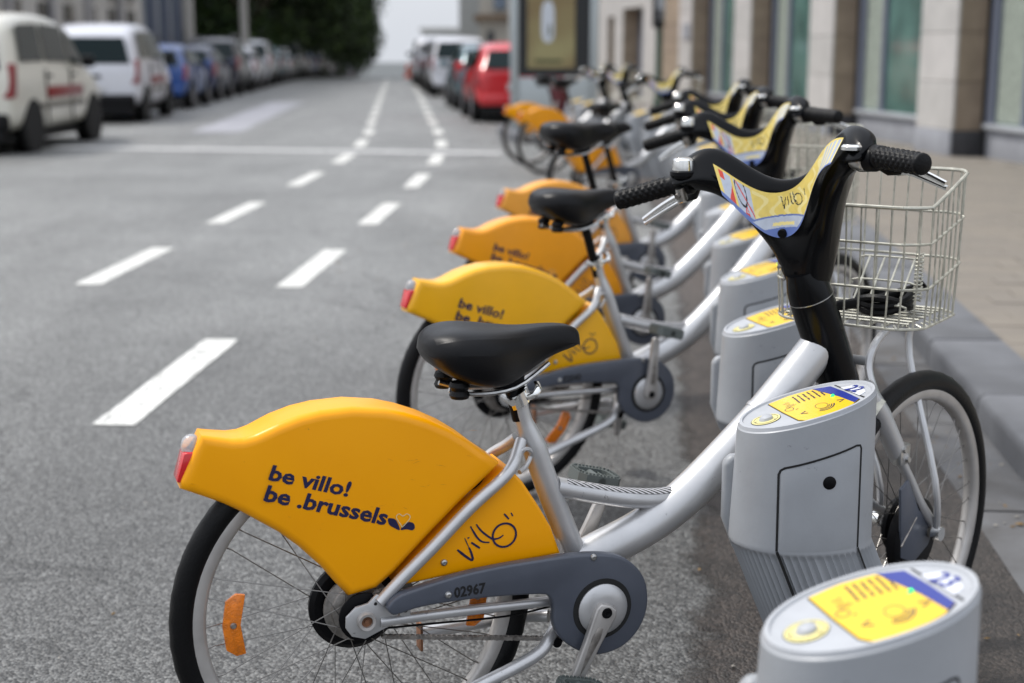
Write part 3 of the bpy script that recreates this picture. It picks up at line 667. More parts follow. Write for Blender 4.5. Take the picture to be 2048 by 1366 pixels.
# ---------------- docking post ----------------
mat('pedal_grey',(.10,.115,.11),.5)
def lens(a0,a1,hw,n=40):
    pts=[]; c=(a0+a1)/2; L=(a1-a0)/2
    for k in range(n):
        q=2*PI*k/n; x,y=math.cos(q),math.sin(q); pts.append((c+L*(abs(x)**.91)*(1 if x>=0 else -1),hw*abs(y)*(1 if y>=0 else -1)))
    return pts
def make_dock(number,label,full=True):
    t=empty('docking_post',(0,0,0),0,label,'docking post','docking posts in a row')
    ZT,TAU,ZC,HA,HW=.68,.285,.425,.129,.097
    n=248 if full else 64; mb=MB(); vs=[]
    top=lambda a:ZT+TAU*a
    def sec(f):      # f<0 below the crease, 0..1 between the crease and the top
        if f>=0: return -HA-.010*(1-f),HA+.004*(1-f),HW+.006*(1-f)
        k=-f; return -HA-.010+.175*k,HA+.004+.180*k,HW+.006-.012*k
    fs_=[-1,-.75,-.5,-.25,-.08,-.045,-.03,-.018,-.008,0,.03,.2,.4,.6,.8,.93,.985,1.0]
    for f in fs_:
        a0,a1,hw=sec(f)
        if f==1.0: a0+=.004;a1-=.004;hw-=.004
        fd=.0066*min(1,max(0,(-f-.012)/.012)) if f<0 else 0
        for i,(a,b) in enumerate(lens(a0,a1,hw,n)):
            q=fd*(0,.8,1,.8)[i%4] if full else 0
            c=(a0+a1)/2; d=Vector((a-c,b*1.3)).normalized(); z=ZC*(1+f) if f<0 else ZC+(top(a)-.002-ZC)*f
            vs.append((a-d.x*q,b-d.y*q,z))
    fs=[(i*n+k,i*n+(k+1)%n,(i+1)*n+(k+1)%n,(i+1)*n+k) for i in range(len(fs_)-1) for k in range(n)]+[tuple((len(fs_)-1)*n+k for k in range(n)),tuple(reversed(range(n)))]
    body=mb.add(vs,fs).obj('post_body','dock_grey',t,angle=38)
    m=80; A=lens(-HA+.002,HA-.002,HW-.002,m); B=inset(A,.007)
    tl=lambda P,h:[(a,b,top(a)+h) for a,b in P]
    rim=MB().add(tl(A,-.004)+tl(inset(A,.0015),.003)+tl(B,.0032)+tl(inset(A,.009),-.0005),[(i*m+k,i*m+(k+1)%m,(i+1)*m+(k+1)%m,(i+1)*m+k) for i in range(3) for k in range(m)]+[tuple(3*m+k for k in range(m))])
    topo=rim.obj('top_plate','dock_rim',t,angle=40)
    MB().prism([(-.115,.38),(-.142,.45),(-.142,.560),(-.130,.575),(-.10,.575),(-.08,.38)],.040,.068).obj('rear_fairing','dock_grey',t,bevel=.012,bseg=3)
    tilt=lambda v:(v.x,v.y,v.z+TAU*v.x)
    z=ZT-.0003
    def flat(poly,h,name,m_,par=topo,th=.0010): return MB().prism(poly,z+h,z+h+th,plane='XY').xf(tilt).obj(name,m_,par,smooth=False)
    sk=[(-.051,.070),(-.01,.080),(.031,.077),(.066,.060),(.075,.0),(.080,-.055),(.060,-.073),(.036,-.081),(0,-.086),(-.026,-.083),(-.037,-.066),(-.045,.0)]
    flat(sk,.0006,'yellow_sticker','dock_yellow')
    if full:
        flat(inset(sk,-.0016),.0001,'sticker_edge','black_print',th=.0005)
        flat([(.036,.0755),(.066,.060),(.075,0),(.080,-.055),(.067,-.067),(.058,-.01)],.0018,'blue_band','dock_blue',th=.0004)
        flat([(.0745,.064),(.0775,.062),(.0925,-.052),(.0895,-.056)],.0001,'plate_groove','dark_gap',th=.0004)
        nm=text_mb(number,.036,.0006); xs=[v[0] for v in nm.v]; cx=(min(xs)+max(xs))/2; an=R(-74)
        nm.xf(lambda v:(.095+(v.x-cx)*math.cos(an)-(v.y-.013)*math.sin(an),.006+(v.x-cx)*math.sin(an)+(v.y-.013)*math.cos(an),z+.0022)).xf(tilt)
        flat([(.078,.038),(.100,.030),(.108,.0),(.103,-.026),(.088,-.036)],.0001,'number_plate','sticker_plate',th=.0009)
        nm.obj('number_lettering','dock_blue',topo,smooth=False,fixn=False)
        BX,BY=-.080,-.008
        def disc(r,x=BX,y=BY,k=32): return [(x+r*math.cos(2*PI*i/k),y+r*math.sin(2*PI*i/k)) for i in range(k)]
        flat(disc(.0272),.0001,'ring_edge','black_print',th=.0005); flat(disc(.0260),.0006,'button_ring','sticker_pale2',th=.0006)
        MB().lathe([(.0222,z+.0013),(.0222,z+.0016),(.0215,z+.0016),(.0215,z+.0013)],o=(BX,BY,0),axis='Z',seg=32).xf(tilt).obj('ring_line','black_print',topo)
        MB().lathe([(0,z+.0095),(.007,z+.009),(.0115,z+.006),(.013,z+.001)],o=(BX,BY,0),axis='Z',seg=28).xf(tilt).obj('push_button','dock_rim',topo)
        for a in (50,180,310): flat(disc(.0018,BX+.0190*math.cos(R(a)),BY+.0190*math.sin(R(a)),8),.0012,'ring_dot','black_print',th=.0003)
        pr=MB(); h=z+.0020
        def rb(pts,w_):
            m_=ribbon([(a,b) for a,b in pts],w_,0); pr.add([(v[0],v[2],h) for v in m_.v],m_.f)
        rr=random.Random(2)
        for k in range(6):
            x0=.042-.0095*k
            for y0,y1 in ((.068,.050),(.046,.022)) if k!=3 else ((.066,.040),(.036,.024)):
                y=y0
                while y>y1:
                    L_=rr.uniform(.002,.005); rb([(x0+.0006*rr.uniform(-1,1),y),(x0+.0006*rr.uniform(-1,1),y-L_)],.0032); y-=L_+.0011
        for s,(ax_,ay) in ((1,(.055,-.034)),(-1,(-.020,-.040))): rb([(ax_-.007*s,ay+.007),(ax_+.004*s,ay),(ax_-.007*s,ay-.007)],.0034)
        rb([(.018+.011*math.cos(a),-.030+.015*math.sin(a)) for a in [2*PI*k/26 for k in range(27)]],.0010)
        for r_,w_ in ((.015,.0014),(.0195,.0020),(.024,.0024)): rb([(.018+r_*math.cos(a)*.9,-.030-r_*math.sin(a)*1.25) for a in [R(15+11*k) for k in range(11)]],w_)
        for st in ([(-.020,.044),(-.033,.040),(-.021,.034)],[(-.023,.029),(-.032,.027)],[(-.016,.025),(-.028,.022),(-.033,.018)],[(-.014,.020),(-.027,.016),(-.032,.010)],[(-.032+.008*math.cos(a),.003+.009*math.sin(a)) for a in [2*PI*k/16 for k in range(17)]],[(-.018,-.006),(-.024,-.010)]): rb(st,.0014)
        pr.xf(tilt).obj('printed_marks','navy_print',topo,smooth=False)
        MB().lathe([(0,z+.0055),(.0025,z+.005),(.0038,z+.002)],o=(.050,.002,0),axis='Z',seg=12).xf(tilt).obj('led_lamp','green_led',topo)
    def sidey(a,zz,off=0):
        f=(zz-ZC)/(top(a)-ZC) if zz>=ZC else (zz-ZC)/ZC
        a0,a1,hw=sec(f); c=(a0+a1)/2; x=min(1,abs((a-c)/((a1-a0)/2))**(1/.91)); return -(hw*math.sqrt(max(0,1-x*x)))-off
    def strip(pts,w_,off,mb):
        r_=ribbon(pts,w_,0); mb.add([(v[0],sidey(v[0],v[2],off),v[2]) for v in r_.v],r_.f)
    zt=lambda a:.605+.28*a
    bd=[(-.076,.428),(-.076,zt(-.076)-.010),(-.073,zt(-.073)-.003),(-.066,zt(-.066)),(0,zt(0)),(.068,zt(.068)),(.076,zt(.076)-.003),(.079,zt(.079)-.010),(.080,.428)]
    bb=[]
    for a,b in zip(bd,bd[1:]):
        for k in range(6): bb.append((a[0]+(b[0]-a[0])*k/6,a[1]+(b[1]-a[1])*k/6))
    bb.append(bd[-1]); dr=MB(); strip(bb,.0040,.0006,dr); dr.obj('door_joint','dark_gap',body,smooth=False)
    for a in (-.076,.080):
        ds=MB(); strip([(a+.41*(.428-zz),zz) for zz in [.428-.03*k for k in range(13)]],.0040 if a>0 else .0050,.0022,ds); ds.obj('door_joint','dark_gap',body,smooth=False)
    dp=MB(); vs=[]
    for i in range(25):
        a=-.0725+.149*i/24
        for j in range(9):
            z_=.430+(zt(a)-.0045-.430)*j/8; e_=.0026 if (0<i<24 and 0<j<8) else .0004; vs.append((a,sidey(a,z_,e_),z_))
    dp.add(vs,[(i*9+j,(i+1)*9+j,(i+1)*9+j+1,i*9+j+1) for i in range(24) for j in range(8)]).obj('service_door','dock_grey',body)
    kh=MB(); kc=(.014,.560); yy=sidey(*kc,.003)
    kh.lathe([(0,yy-.0016),(.0105,yy-.0016),(.0125,yy-.0004),(.0125,yy+.004)],o=(kc[0],0,kc[1]),seg=24); kh.obj('keyhole_cover','black_plastic',body)
    MB().box((.05,.12,.60),(.06,.06,.04)).obj('locking_arm','steel',t,bevel=.008)
    MB().prism(lens(0,.36,.12,32),0,.012,plane='XY').obj('base_plate','dull_steel',t,bevel=.002)
    return t
mat('sticker_plate',(.70,.72,.78),.4); mat('sticker_pale2',(.74,.66,.28),.4)
# ---------------- setting ----------------
def gz(y): return 0 if y<58 else (-(y-58)**2/2/40*.03 if y<98 else -.6-.03*(y-98))
def asphalt(name,base,dark,pale,patch=.12,agg=.45):
    m=bpy.data.materials.new(name); m.use_nodes=True; n=m.node_tree; L=n.links; b=n.nodes['Principled BSDF']
    tc=n.nodes.new('ShaderNodeTexCoord')
    v=n.nodes.new('ShaderNodeTexVoronoi'); v.inputs['Scale'].default_value=135; L.new(tc.outputs['Object'],v.inputs['Vector'])
    v2=n.nodes.new('ShaderNodeTexVoronoi'); v2.inputs['Scale'].default_value=70; L.new(tc.outputs['Object'],v2.inputs['Vector'])
    rp=n.nodes.new('ShaderNodeValToRGB'); e=rp.color_ramp.elements
    e[0].color=tuple(x*dark for x in base)+(1,); e[0].position=.15; e[1].color=tuple(min(1,x*pale) for x in base)+(1,); e[1].position=.95
    q=rp.color_ramp.elements.new(.6); q.color=tuple(base)+(1,)
    sp=n.nodes.new('ShaderNodeSeparateColor'); L.new(v.outputs['Color'],sp.inputs[0]); L.new(sp.outputs[0],rp.inputs[0])
    nz=n.nodes.new('ShaderNodeTexNoise'); nz.inputs['Scale'].default_value=.55; nz.inputs['Detail'].default_value=7; nz.inputs['Roughness'].default_value=.65; L.new(tc.outputs['Object'],nz.inputs['Vector'])
    mr=n.nodes.new('ShaderNodeMapRange'); mr.inputs[1].default_value=.3; mr.inputs[2].default_value=.7; mr.inputs[3].default_value=1-patch; mr.inputs[4].default_value=1+patch; L.new(nz.outputs['Fac'],mr.inputs[0])
    mp=n.nodes.new('ShaderNodeMapping'); mp.inputs['Scale'].default_value=(1.2,.12,1); L.new(tc.outputs['Object'],mp.inputs[0])
    n3=n.nodes.new('ShaderNodeTexNoise'); n3.inputs['Scale'].default_value=1.6; n3.inputs['Detail'].default_value=4; L.new(mp.outputs[0],n3.inputs['Vector'])
    m3=n.nodes.new('ShaderNodeMapRange'); m3.inputs[1].default_value=.3; m3.inputs[2].default_value=.7; m3.inputs[3].default_value=.86; m3.inputs[4].default_value=1.12; L.new(n3.outputs['Fac'],m3.inputs[0])
    mu0=n.nodes.new('ShaderNodeMath'); mu0.operation='MULTIPLY'; L.new(mr.outputs[0],mu0.inputs[0]); L.new(m3.outputs[0],mu0.inputs[1])
    mu=n.nodes.new('ShaderNodeMix'); mu.data_type='RGBA'; mu.blend_type='MULTIPLY'; mu.inputs[0].default_value=1
    cb=n.nodes.new('ShaderNodeCombineColor'); [L.new(mu0.outputs[0],cb.inputs[i]) for i in range(3)]
    L.new(rp.outputs[0],mu.inputs[6]); L.new(cb.outputs[0],mu.inputs[7]); L.new(mu.outputs[2],b.inputs['Base Color'])
    wn=n.nodes.new('ShaderNodeTexNoise'); wn.inputs['Scale'].default_value=2.5; wn.inputs['Detail'].default_value=4; L.new(tc.outputs['Object'],wn.inputs['Vector'])
    wv=n.nodes.new('ShaderNodeVectorMath'); wv.operation='MULTIPLY_ADD'; wv.inputs[1].default_value=(.5,.5,0); L.new(wn.outputs['Color'],wv.inputs[0]); L.new(tc.outputs['Object'],wv.inputs[2])
    ce=n.nodes.new('ShaderNodeTexVoronoi'); ce.feature='DISTANCE_TO_EDGE'; ce.inputs['Scale'].default_value=.42; L.new(wv.outputs[0],ce.inputs['Vector'])
    cm_=n.nodes.new('ShaderNodeMapRange'); cm_.inputs[1].default_value=.0; cm_.inputs[2].default_value=.0035; cm_.inputs[3].default_value=.45; cm_.inputs[4].default_value=1; L.new(ce.outputs['Distance'],cm_.inputs[0])
    st=n.nodes.new('ShaderNodeTexNoise'); st.inputs['Scale'].default_value=1.7; st.inputs['Detail'].default_value=8; st.inputs['Roughness'].default_value=.75; L.new(tc.outputs['Object'],st.inputs['Vector'])
    sm=n.nodes.new('ShaderNodeMapRange'); sm.inputs[1].default_value=.60; sm.inputs[2].default_value=.72; sm.inputs[3].default_value=1; sm.inputs[4].default_value=.72; L.new(st.outputs['Fac'],sm.inputs[0])
    # darker surfacing towards the camera, partly vignette put into its colour, fading out irregularly
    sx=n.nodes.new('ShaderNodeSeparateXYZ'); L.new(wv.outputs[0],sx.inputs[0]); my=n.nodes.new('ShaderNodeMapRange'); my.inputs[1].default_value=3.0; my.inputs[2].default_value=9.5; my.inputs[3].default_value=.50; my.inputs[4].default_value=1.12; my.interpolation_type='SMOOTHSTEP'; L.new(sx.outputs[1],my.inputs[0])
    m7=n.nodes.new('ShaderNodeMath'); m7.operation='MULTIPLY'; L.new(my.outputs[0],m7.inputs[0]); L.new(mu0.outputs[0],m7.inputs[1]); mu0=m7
    m5=n.nodes.new('ShaderNodeMath'); m5.operation='MULTIPLY'; L.new(cm_.outputs[0],m5.inputs[0]); L.new(sm.outputs[0],m5.inputs[1])
    m6=n.nodes.new('ShaderNodeMath'); m6.operation='MULTIPLY'; L.new(m5.outputs[0],m6.inputs[0]); L.new(mu0.outputs[0],m6.inputs[1]); [L.new(m6.outputs[0],cb.inputs[i]) for i in range(3)]
    b.inputs['Roughness'].default_value=.52; b.inputs['Specular IOR Level'].default_value=.7
    ad=n.nodes.new('ShaderNodeMath'); ad.operation='MULTIPLY_ADD'; ad.inputs[1].default_value=.5; L.new(v2.outputs['Distance'],ad.inputs[0]); L.new(v.outputs['Distance'],ad.inputs[2])
    bp=n.nodes.new('ShaderNodeBump'); bp.invert=True; bp.inputs['Strength'].default_value=agg; bp.inputs['Distance'].default_value=.0035; L.new(ad.outputs[0],bp.inputs['Height']); L.new(bp.outputs[0],b.inputs['Normal'])
    M[name]=m
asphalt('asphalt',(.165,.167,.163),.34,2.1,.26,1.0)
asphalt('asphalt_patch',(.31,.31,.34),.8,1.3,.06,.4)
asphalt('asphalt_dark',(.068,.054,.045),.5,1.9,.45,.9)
def worn(name,c,lo,hi,sc,attr=None):
    m=mat(name,c,.65,var=.10,vscale=9,bump=.4,bscale=160); n=m.node_tree; L=n.links; b=n.nodes['Principled BSDF']
    tc=n.nodes.new('ShaderNodeTexCoord'); nz=n.nodes.new('ShaderNodeTexNoise'); nz.inputs['Scale'].default_value=sc; nz.inputs['Detail'].default_value=8; nz.inputs['Roughness'].default_value=.72; L.new(tc.outputs['Object'],nz.inputs['Vector'])
    mr=n.nodes.new('ShaderNodeMapRange'); mr.inputs[1].default_value=lo; mr.inputs[2].default_value=hi; L.new(nz.outputs['Fac'],mr.inputs[0]); L.new(mr.outputs[0],b.inputs['Alpha']); return m
worn('road_paint',(.70,.70,.67),.37,.46,38)
worn('road_paint_worn',(.62,.62,.62),.30,.42,9)
mat('kerb_stone',(.125,.13,.142),.6,bump=.35,bscale=60,var=.24,vscale=3,detail=8,scuff=.4)
mat('gutter_stone',(.15,.153,.16),.6,bump=.4,bscale=50,c2=(.075,.072,.07),vscale=3.5,detail=9)
mat('paver_a',(.225,.2,.17),.8,bump=.2,bscale=70,var=.07,vscale=4,detail=8,scuff=.3); mat('paver_b',(.215,.192,.165),.8,bump=.2,bscale=70,var=.07,vscale=4); mat('paver_c',(.235,.208,.175),.8,bump=.2,bscale=70,var=.06,vscale=4,scuff=.3)
mat('joint_sand',(.24,.22,.19),.9)
mat('limestone',(.53,.51,.49),.75,bump=.2,bscale=20,var=.06,vscale=3); mat('limestone_b',(.49,.475,.455),.75,bump=.2,bscale=20,var=.08,vscale=3)
mat('brown_stone',(.33,.26,.19),.8,bump=.3,bscale=25,var=.14,vscale=4); mat('brown_stone_b',(.30,.235,.175),.8,bump=.3,bscale=25,var=.14,vscale=4)
mat('plinth_stone',(.31,.32,.35),.7,var=.1,vscale=4); mat('plinth_dark',(.05,.05,.055),.7,var=.2,vscale=6)
mat('window_frame',(.16,.18,.235),.5); mat('sill_metal',(.42,.44,.47),.5,var=.05)
mat('curtain',(.33,.37,.32),.9,var=.2,vscale=20)
mat('far_wall',(.50,.48,.43),.8,var=.05); mat('far_wall_b',(.46,.47,.46),.8,var=.05); mat('cornice_brown',(.22,.16,.11),.8)
mat('pale_facade',(.50,.48,.45),.8,var=.12,vscale=.7); mat('pale_facade_b',(.36,.35,.35),.8,var=.12,vscale=.7)
mat('dark_window',(.02,.022,.026),.15,spec=.7); mat('blue_glass',(.12,.17,.24),.15,spec=.8)

def sheet(name,m_,quadrows,z,parent=None,kind='structure'):
    """rows of (x_left,x_right,y) joined into a strip that follows the road profile"""
    mb=MB(); vs=[]
    for xl,xr,y in quadrows: vs+=[(xl,y,gz(y)+z),(xr,y,gz(y)+z)]
    mb.add(vs,[(2*i,2*i+1,2*i+3,2*i+2) for i in range(len(quadrows)-1)])
    o=mb.obj(name,m_,parent,smooth=False,fixn=False)
    if kind: o['kind']=kind
    return o
ys=[-15,0,10,20,30,40,50,58]+[58+4*i for i in range(1,14)]+[130,160,200,260,340,500,900]
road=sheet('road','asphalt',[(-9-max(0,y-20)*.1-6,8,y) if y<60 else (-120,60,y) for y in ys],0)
road2=MB().add([(-900,-30,-.02),(900,-30,-.02),(900,58,-.02),(-900,58,-.02)],[(0,1,2,3)]).add([(-900,58,-.02),(900,58,-.02),(900,98,-.62),(-900,98,-.62)],[(0,1,2,3)]).add([(-900,98,-.62),(900,98,-.62),(900,1500,-42.7),(-900,1500,-42.7)],[(0,1,2,3)]).obj('ground','gutter_stone',smooth=False); road2['kind']='structure'
# lane dashes, each one a painted mark on the road
RL=[(-1.75,.0),(-1.56,2.7),(-1.40,5.75),(-1.235,8.79),(-1.09,11.78),(-.98,14.8),(-.94,17.72),(-1.02,20.69),(-1.23,23.8),(-1.48,26.8)]
LL=[(-2.75,.0),(-2.66,2.8),(-2.54,5.85),(-2.42,8.89),(-2.29,11.85),(-2.16,15.0),(-2.10,17.89),(-2.19,20.8),(-2.37,23.8),(-2.62,26.8)]
for k in range(22): RL.append((-1.48-.079*3*(k+1),29.8+3*k)); LL.append((-2.62-.079*3*(k+1),29.8+3*k))
for line in (RL,LL):
    for i,(x,y) in enumerate(line):
        a=line[max(0,i-1)]; b=line[min(len(line)-1,i+1)]; d=Vector((b[0]-a[0],b[1]-a[1])).normalized(); n=Vector((-d.y,d.x)); 
        c=Vector((x,y)); hl=.78 if y<40 else .74; hw=.078; vs=[]; N=14
        rr=random.Random(i*7+int(x*10))
        for s in (1,-1):
            for k in range(N+1):
                t=-hl+2*hl*(k/N if s==1 else 1-k/N); q=c+d*t+n*s*(hw+rr.uniform(-.003,.003)); vs.append((q.x,q.y,gz(q.y)+.004))
        MB().add(vs,[tuple(range(len(vs)))]).obj('lane_dash','road_paint',road,smooth=False)
MB().add([(-6.4,20.1,.0045),(-.15,18.95,.0045),(-.15,18.62,.0045),(-6.4,19.75,.0045)],[(0,1,2,3)]).obj('painted_cross_line','road_paint_worn',road,smooth=False)
rr=random.Random(3); 
def ragged(pts,step,amp,seed):
    r_=random.Random(seed); o=[]
    for i in range(len(pts)):
        a=Vector(pts[i]);b=Vector(pts[(i+1)%len(pts)]);n=max(1,int((b-a).length/step))
        for k in range(n): q=a+(b-a)*k/n; o.append((q.x+r_.uniform(-amp,amp),q.y+r_.uniform(-amp,amp)))
    return o
MB().add([(a,b,.003) for a,b in ragged([(-4.5,23.6),(-5.3,23.6),(-6.3,37.5),(-5.4,37.5)],.6,.05,1)],[tuple(range(999))[:len(ragged([(-4.5,23.6),(-5.3,23.6),(-6.3,37.5),(-5.4,37.5)],.6,.05,1))]]).obj('asphalt_patch','asphalt_patch',road,smooth=False)
# kerb line along the docks, then round the bulb to the parking lane
K=[(.95,-2.0),(1.15,0.5),(1.42,2.6),(1.60,4.29),(1.79,6.02),(2.03,8.2),(2.26,10.5),(2.40,12.6),(2.36,14.6),(2.12,16.6),(1.88,18.4),(1.72,20.0),(1.40,20.55),(.4,20.75),(-.05,21.0),(-.12,21.6),(-.25,23.6),(0,24.3),(1.0,24.6),(1.25,25.0),(1.12,26.5)]
for k in range(1,12): K.append((1.12-.115*k*6.5,26.5+6.5*k))
KP=spline([(a,b,0) for a,b in K],10)
def resamp(P,step):
    out=[P[0]]; acc=0
    for a,b in zip(P,P[1:]):
        L=(b-a).length; 
        while acc+L>=step:
            t=(step-acc)/L; a=a.lerp(b,t); out.append(a.copy()); L=(b-a).length; acc=0
        acc+=L
    return out
KS=resamp(KP,1.0)
kerb=MB().box((30,-40,-.5),(.1,.1,.1))
def perp(P,i,d):
    t=(P[min(i+1,len(P)-1)]-P[max(0,i-1)]).normalized(); return P[i]+Vector((t.y,-t.x,0))*d
# sidewalk base (joint bed) from the kerb to the buildings
FX=lambda y:4.55-.12*(y-21.2)
mb=MB(); vs=[]
SK=resamp(KP,.5)
for i,p in enumerate(SK):
    q=perp(SK,i,.27); vs+=[(q.x,q.y,gz(q.y)+.112),(max(FX(q.y)+.5,q.x+.3),q.y,gz(q.y)+.112)]
walk=mb.add(vs,[(2*i,2*i+1,2*i+3,2*i+2) for i in range(len(SK)-1)]).obj('sidewalk','joint_sand',smooth=False,fixn=False); walk['kind']='structure'
kr=None
for i in range(len(KS)-1):
    a,b=KS[i],KS[i+1]; y=(a.y+b.y)/2
    if y>75: break
    d=(b-a); L=d.length-.012; ang=math.atan2(d.y,d.x); c=(a+b)/2; n=Vector((d.y,-d.x,0)).normalized()
    if kr is None:
        me=None
    prof=[(0,-.05),(0,.085),(.006,.108),(.022,.1205),(.30,.124),(.30,-.05)]
    m_=MB(); vs=[]
    for t in (-L/2,L/2): vs+=[(t,-h,z) for h,z in prof]
    m_.add(vs,[(k,(k+1)%6,6+(k+1)%6,6+k) for k in range(6)]+[(0,1,2,3,4,5)[::-1],(6,7,8,9,10,11)])
    o=m_.obj('kerb_stone','kerb_stone',walk,angle=50); o.location=(c.x,c.y,gz(y)+random.uniform(-.002,.002)); o.rotation_euler=(0,0,ang)
    if y<22:
        vs=[]
        for t in (-L/2,L/2): vs+=[(t,h,z) for h,z in ((-.0,-.03),(-.0,.007),(.225,.004),(.225,-.03))]
        g=MB().add(vs,[(0,1,5,4),(1,2,6,5),(2,3,7,6),(3,0,4,7),(0,3,2,1),(4,5,6,7)]).obj('gutter_slab','gutter_stone',road,smooth=False); g.location=(c.x,c.y,.001+random.uniform(-.001,.001)); g.rotation_euler=(0,0,ang)
# pavers: the nearest are single pieces, farther ones one mass
pm=[MB().box((0,0,0),(.296,.196,.05)).mesh('paver',m_,bevel=.004,bseg=1) for m_ in ('paver_a','paver_b','paver_c')]
cnt=0; stuffp=MB(); ang=R(83.5); da=Vector((math.cos(ang),math.sin(ang))); na=Vector((da.y,-da.x))
def kx(y):
    best=None
    for i in range(len(SK)-1):
        if (SK[i].y-y)*(SK[i+1].y-y)<=0 and SK[i].y!=SK[i+1].y:
            t=(y-SK[i].y)/(SK[i+1].y-SK[i].y); x=SK[i].x+(SK[i+1].x-SK[i].x)*t; best=x if best is None else max(best,x)
    return best if best is not None else 1
pl=[]
for r_ in range(0,110):
    for c_ in range(0,20):
        q=Vector((1.5,2.0))+da*(.2*r_)+na*(.3*(c_+.5*(r_%2))-0.9)
        if q.y>21 or q.y<3: continue
        if q.x<kx(q.y)+.34 or q.x>FX(q.y)+.1: continue
        pl.append((abs(q.x*2844/q.y+0)<1030*(1+.0) and q.y>4.6,q))
vis=[q for v,q in pl if v]; vis.sort(key=lambda q:q.y); near=set((q.x,q.y) for q in vis[:280])
for v,q in pl:
    z=.097+random.uniform(-.0018,.0018)
    if (q.x,q.y) in near:
        o=link(bpy.data.objects.new('paver',random.choice(pm)),walk); o.location=(q.x,q.y,z); o.rotation_euler=(random.uniform(-.003,.003),random.uniform(-.003,.003),ang-PI/2)
    elif q.y<20: stuffp.box((q.x,q.y,z),(.296,.196,.05),rz=ang-PI/2,mi=random.randrange(3))
sp_=stuffp.obj('paver_field',['paver_a','paver_b','paver_c'],walk,smooth=False,fixn=False); sp_['kind']='stuff'
# edge course between kerb and pavers, and paving beyond the single pavers
vs=[]
for i,p in enumerate(SK):
    q=perp(SK,i,.302); q2=perp(SK,i,.47); vs+=[(q.x,q.y,gz(q.y)+.1185),(q2.x,q2.y,gz(q2.y)+.1185)]
MB().add(vs,[(2*i,2*i+1,2*i+3,2*i+2) for i in range(len(SK)-1)]).obj('edge_course','paver_a',walk,smooth=False,fixn=False)
vs=[]
for i,p in enumerate(SK):
    if p.y>20.9 or p.y<3.2:
        q=perp(SK,i,.47); vs+=[(q.x,q.y,gz(q.y)+.1205),(max(FX(q.y)+.3,q.x+.2),q.y,gz(q.y)+.1205)]
MB().add(vs,[(2*i,2*i+1,2*i+3,2*i+2) for i in range(len(vs)//2-1) if abs(vs[2*i][1]-vs[2*i+2][1])<3]).obj('far_paving','paver_b',walk,smooth=False,fixn=False)
# darker, dirtier strip of asphalt under the docking posts
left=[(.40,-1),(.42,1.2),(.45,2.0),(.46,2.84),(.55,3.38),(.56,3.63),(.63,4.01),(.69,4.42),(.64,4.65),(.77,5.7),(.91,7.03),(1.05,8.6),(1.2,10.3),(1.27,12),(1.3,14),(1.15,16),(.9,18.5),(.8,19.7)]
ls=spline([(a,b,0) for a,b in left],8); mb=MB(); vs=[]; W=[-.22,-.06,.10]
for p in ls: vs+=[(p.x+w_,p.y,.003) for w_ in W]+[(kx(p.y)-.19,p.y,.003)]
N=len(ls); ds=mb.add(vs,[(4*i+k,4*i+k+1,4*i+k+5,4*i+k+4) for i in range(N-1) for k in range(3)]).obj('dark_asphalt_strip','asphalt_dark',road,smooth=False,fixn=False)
fa=ds.data.attributes.new('fade','FLOAT','POINT')
for i in range(len(ds.data.vertices)): fa.data[i].value=(0,.5,1,1)[i%4]
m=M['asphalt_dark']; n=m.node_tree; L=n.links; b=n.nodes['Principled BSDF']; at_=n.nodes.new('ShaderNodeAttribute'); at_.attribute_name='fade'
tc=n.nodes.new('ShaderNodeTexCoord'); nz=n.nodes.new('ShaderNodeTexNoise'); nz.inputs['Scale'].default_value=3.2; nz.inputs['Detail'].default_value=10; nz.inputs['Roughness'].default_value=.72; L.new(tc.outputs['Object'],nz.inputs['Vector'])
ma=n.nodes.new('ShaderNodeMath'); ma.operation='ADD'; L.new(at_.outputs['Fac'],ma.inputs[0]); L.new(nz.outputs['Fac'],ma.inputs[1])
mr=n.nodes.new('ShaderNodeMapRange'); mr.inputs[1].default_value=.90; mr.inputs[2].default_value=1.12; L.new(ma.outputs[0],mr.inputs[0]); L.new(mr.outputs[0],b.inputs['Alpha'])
# dry leaves and grit lying along the gutter
mat('litter',(.22,.14,.06),.8,var=.4,vscale=30); mat('grit',(.30,.28,.25),.8)
r_=random.Random(11); mb=MB()
for k in range(420):
    y=r_.uniform(1.6,13); x=kx(y)-abs(r_.gauss(0,.28))-.02 if k%3 else r_.uniform(-1.2,1.4)
    s=r_.uniform(.004,.011) if k%5 else r_.uniform(.012,.022); a=r_.uniform(0,6.28); z=.006+s*.3
    u=Vector((math.cos(a),math.sin(a),r_.uniform(-.2,.2)))*s; v=Vector((-math.sin(a),math.cos(a),r_.uniform(-.3,.3)))*s*.55; c=Vector((x,y,z))
    mb.add([c-u,c+v,c+u,c-v,c+Vector((0,0,s*.35))],[(0,1,4),(1,2,4),(2,3,4),(3,0,4)],0 if k%2 else 1)
o=mb.obj('leaf_litter',['litter','grit'],None,smooth=False); tagp(o,'scattered dry leaves and grit on the asphalt along the gutter','litter',kind='stuff')

